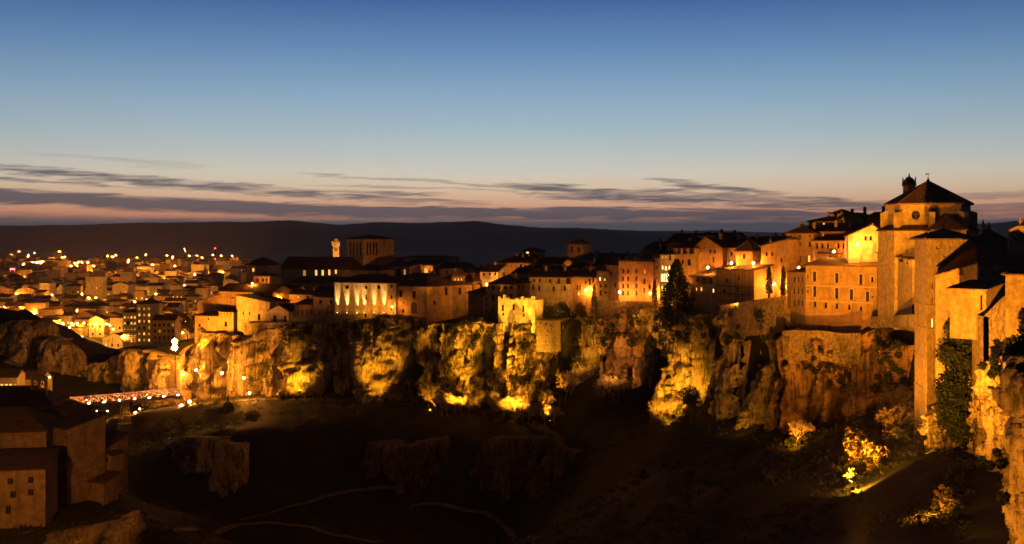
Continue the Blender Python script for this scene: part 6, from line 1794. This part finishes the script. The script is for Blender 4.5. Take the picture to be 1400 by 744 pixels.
# dark creeper and evergreen masses hanging on the cliffs
for lab, x0, x1, y0, y1, k, lm, sd in (('dark creeper on the rock cleft below the palace parapet', 424, 470, 442, 515, 26, 'leaf_dark', 41), ('dark bushes crowding the brink under the palace', 470, 560, 436, 462, 26, 'leaf_dark', 42), ('dark creeper filling the gap before the rock pillars', 558, 590, 440, 545, 26, 'leaf_dark', 43),
                                       ('dark ivy between two rock pillars', 646, 672, 450, 545, 34, 'leaf_dark', 44), ('dark ivy in the narrow cleft of the rock pillars', 606, 616, 450, 540, 16, 'leaf_dark', 61), ('dark scrub on the brow of the rock pillars', 596, 680, 440, 458, 26, 'leaf_dark', 62), ('dark creeper left of the square tower house', 716, 734, 462, 545, 18, 'leaf_dark', 63), ('dark bushes on the brow beside the square tower house', 758, 812, 432, 450, 18, 'leaf_dark', 64), ('dark bushes along the brow above the masonry wall foot', 398, 440, 440, 462, 16, 'leaf_dark', 65), ('dark evergreens in the gully below the row houses', 758, 800, 440, 500, 22, 'leaf_dark', 45), ('dark thicket below the brown retaining wall', 816, 880, 428, 470, 26, 'leaf_dark', 46), ('dark thicket under the conifer', 884, 975, 428, 476, 34, 'leaf_dark', 47),
                                       ('dark creeper on the grey buttresses', 985, 1060, 420, 470, 22, 'leaf_dark', 48), ('green ivy on the masonry wall foot', 340, 372, 478, 530, 22, 'leaf', 49), ('dark ivy in the arched hollow', 1100, 1160, 475, 530, 22, 'leaf_dark', 50), ('tangled bushes beside the garden wall', 1190, 1240, 450, 540, 30, 'leaf', 51), ('dark ivy on the near crag', 1340, 1372, 600, 690, 14, 'leaf_dark', 52),
                                       ('ivy hanging over the top of the near crag', 1340, 1398, 490, 515, 12, 'leaf_dark', 53), ('golden bush crown on the rock pillars', 690, 745, 470, 520, 22, 'leaf_dry', 54), ('dry creeper on the rock pillars left of the ruin', 600, 640, 455, 520, 20, 'leaf_dry', 55)):
    bl = []
    for _ in range(k * 3):
        q = on_cliff(g_.uniform(x0, x1), g_.uniform(y0, y1))
        if q is not None and len(bl) < k: bl.append((700 + q.x / q.y * F, HY + (CZ - q.z) / q.y * F, q.y - .3, g_.uniform(.8, 2.0) * q.y / 350))
    if len(bl) > 3:
        o_ = P(*bl[0][:3]); t = thing('ivy', lab, 'ivy', o_)
        put('foliage', tri_mesh('foliage', leaves(k * 130, [tuple(P(*b[:3]) - o_) for b in bl], [b[3] for b in bl], .24, sd), M[lm], 4), t)

# shrubs clinging to the cliffs
srng = random.Random(21)
cnt = {}
for V, lab in CLIFFS:
    n, m_, _ = V.shape
    near = 'near crag' in lab
    k = int(n * .016) if not near else 8
    for _ in range(k):
        i = srng.randrange(2, n - 2); j = int(m_ * srng.choice((.08, .12, .2, .3, .45, .6, .8, .95, .98, .98)))
        p = V[i, min(j, m_ - 1)]
        pt = Vector(p)
        q = srng.choice(SHR)
        plant(q, pt + Vector((0, -.2, -.2)), srng.uniform(1.0, 2.6) * (.6 if near else 1), srng.uniform(0, 6), 'shrub clinging to the ' + (lab if lab != 'near crag' else 'near crag below the convent') if len(lab.split()) < 12 else 'shrub clinging to a lit cliff', 'shrub', 'shrubs on: ' + lab)
# bushes in the floodlit slope under the convent and round the other floodlights
for cx0, cy0, sx, sy, k, lab, sc, yr in ((1185, 212, 30, 10, 44, 'bush on the floodlit slope below the ochre house', (1.2, 2.6), None), (1232, 204, 12, 6, 12, 'bush at the foot of the convent tower', (1.0, 2.2), None), (1290, 150, 20, 6, 22, 'bush on the slope under the near crag', (.7, 1.5), None), (1085, 243, 12, 5, 12, 'bush round the leaning bare tree', (.8, 1.8), None),
                                         (910, 308, 14, 6, 14, 'bush round the bright yellow cliff floodlight', (1.0, 2.0), None), (625, 366, 26, 4, 22, 'bush in the floodlit strip below the rock pillars', (1.0, 2.4), None), (700, 357, 28, 5, 24, 'bush round the pale glowing bare tree', (1.0, 2.4), None), (838, 333, 16, 4, 16, 'reddish lit bush before the rust coloured cliff', (1.2, 2.4), None),
                                         (520, 390, 26, 4, 18, 'bush by the road under the palace cliff', (1.0, 2.2), None), (400, 402, 22, 4, 16, 'bush at the foot of the masonry wall', (.9, 2.0), None), (250, 398, 16, 5, 20, 'bush glowing at the bridge head', (1.0, 2.2), None), (180, 402, 36, 8, 20, 'bush on the bank beneath the footbridge', (1.0, 2.2), None), (60, 470, 40, 12, 26, 'bush on the rocky hill left of the bridge', (1.6, 3.4), None), (1215, 240, 20, 6, 16, 'bush below the garden wall', (1.2, 2.4), None), (1010, 285, 30, 6, 18, 'dark bush on the cypress terrace', (1.2, 2.4), None), (770, 358, 40, 5, 22, 'bush in the gully right of the square tower house', (1.2, 2.6), None), (860, 338, 22, 4, 12, 'bush below the big brown house wall', (1.2, 2.4), None), (1120, 262, 34, 4, 14, 'bush on the brink before the ochre house', (.9, 1.8), None), (560, 390, 60, 4, 18, 'bush on the brink before the hall', (1.0, 2.2), None), (680, 378, 60, 4, 18, 'bush on the brink by the ruined house', (1.0, 2.2), None)):
    for _ in range(int(k * .68)):
        px = srng.gauss(cx0, sx * .6); Yq = cy0 + srng.gauss(0, sy * .6)
        plant(srng.choice(SHR if 'dark' not in lab else SHR[1:2]), on_brink(px, abs(srng.gauss(2.5, 2))) if ('brink' in lab or 'terrace' in lab) else on_ground(px, Yq, -.1), srng.uniform(*sc), srng.uniform(0, 6), lab, 'shrub', lab.replace('bush', 'bushes', 1))
# loose scrub over the gorge slopes: one mass nobody could count
gq = np.random.default_rng(77)
nT = 16000
pxs = gq.uniform(-40, 1330, nT); Ys = gq.uniform(140, 420, nT)
xs = (pxs - 700) / F * Ys
keep = (inside_dist(xs, Ys) < -1.5)
xs, Ys = xs[keep], Ys[keep]; zs = ground_z(xs, Ys)
row_ = HY + (CZ - zs) / Ys * F; ok_ = row_ < 790
xs, Ys, zs = xs[ok_], Ys[ok_], zs[ok_]
dens = fbm(xs / 16, Ys / 16, 0, 3, 55); ok_ = dens > -.2
xs, Ys, zs = xs[ok_], Ys[ok_], zs[ok_]
nb = len(xs); kf = 14
c = np.repeat(np.stack([xs, Ys, zs], 1), kf, 0)
hh = np.repeat(gq.uniform(.3, 1.5, nb), kf)
off = gq.normal(size=(nb * kf, 3)) * (np.stack([hh, hh, hh * .5], 1) * .55); off[:, 2] = np.abs(off[:, 2]) + .05
c = c + off
u = gq.normal(size=(nb * kf, 3)); u[:, 2] = np.abs(u[:, 2]) + .4; u /= np.linalg.norm(u, axis=1, keepdims=True); v = np.cross(u, gq.normal(size=(nb * kf, 3))); v /= np.linalg.norm(v, axis=1, keepdims=True)
s = (hh * .28 * gq.uniform(.5, 1.3, nb * kf))[:, None]
half = nb * kf // 2
mat('scrub', (0.05, 0.044, 0.018), (0.02, 0.022, 0.01), scale=0.07, coord='World', rough=.8)
o = put('scrub', tri_mesh('scrub', np.stack([c - u * s * .3, c - v * s * .5, c + u * s * 1.5, c + v * s * .5], 1), M['scrub'], 4))
tag(o, 'low scrub and dry grass covering the gorge slopes', 'scrub', kind='stuff')
# scrub rooted in the rock ledges
parts = []
for V, lab in CLIFFS:
    n, m_, _ = V.shape
    k = n * m_ // (55 if 'near' not in lab else 130)
    ii = gq.integers(1, n - 1, k * 4); jj = gq.integers(1, m_ - 1, k * 4)
    slope = V[ii, jj, 1] - V[ii, jj - 1, 1]                      # ledges: the rock steps back
    nzv = fbm(V[ii, jj, 0] / 3.5, V[ii, jj, 2] / 14, 0, 3, 66)
    ok_ = np.argsort(-(np.clip(slope, -1, 1) * .8 + nzv * 1.6 + gq.normal(size=k * 4) * .25))[:k]
    parts.append(np.concatenate([V[ii[ok_], jj[ok_]], np.full((k, 1), .35 if 'near' in lab else .8)], 1))
pts_ = np.concatenate(parts); nb = len(pts_); kf = 11
c = np.repeat(pts_[:, :3], kf, 0); hh = np.repeat(pts_[:, 3] * gq.uniform(.4, 1.3, nb), kf)
c = c + gq.normal(size=(nb * kf, 3)) * (hh * .5)[:, None] + np.array([0, -.15, .1])
u = gq.normal(size=(nb * kf, 3)); u /= np.linalg.norm(u, axis=1, keepdims=True); v = np.cross(u, gq.normal(size=(nb * kf, 3))); v /= np.linalg.norm(v, axis=1, keepdims=True)
s_ = (hh * .33 * gq.uniform(.5, 1.3, nb * kf))[:, None]
mat('cliff_scrub', (0.05, 0.05, 0.02), (0.022, 0.024, 0.011), scale=0.25, coord='World', rough=.8)
o = put('scrub', tri_mesh('scrub', np.stack([c - u * s_, c - v * s_ * .5, c + u * s_, c + v * s_ * .5], 1), M['cliff_scrub'], 4))
tag(o, 'small dark scrub rooted all over the cliff ledges', 'scrub', kind='stuff')
for o in BARE + SHR:
    if o.name not in USED:
        for ch in list(o.children): bpy.data.objects.remove(ch)
        bpy.data.objects.remove(o)

# ================================================================ dusk air
hz = MB(); hz.box(-17500, 17500, -900, 29000, -25, 420)
hm_ = bpy.data.materials.new('haze'); hm_.use_nodes = True
n = hm_.node_tree.nodes; n.remove(n['Principled BSDF'])
v = n.new('ShaderNodeVolumePrincipled'); v.inputs['Density'].default_value = 3.6e-5; v.inputs['Color'].default_value = (.96, .82, .70, 1); v.inputs['Anisotropy'].default_value = 0.35
hm_.node_tree.links.new(v.outputs[0], n['Material Output'].inputs['Volume'])
o = hz.out('haze', hm_); tag(o, 'thin dusk haze filling the valley air', 'haze', kind='stuff')
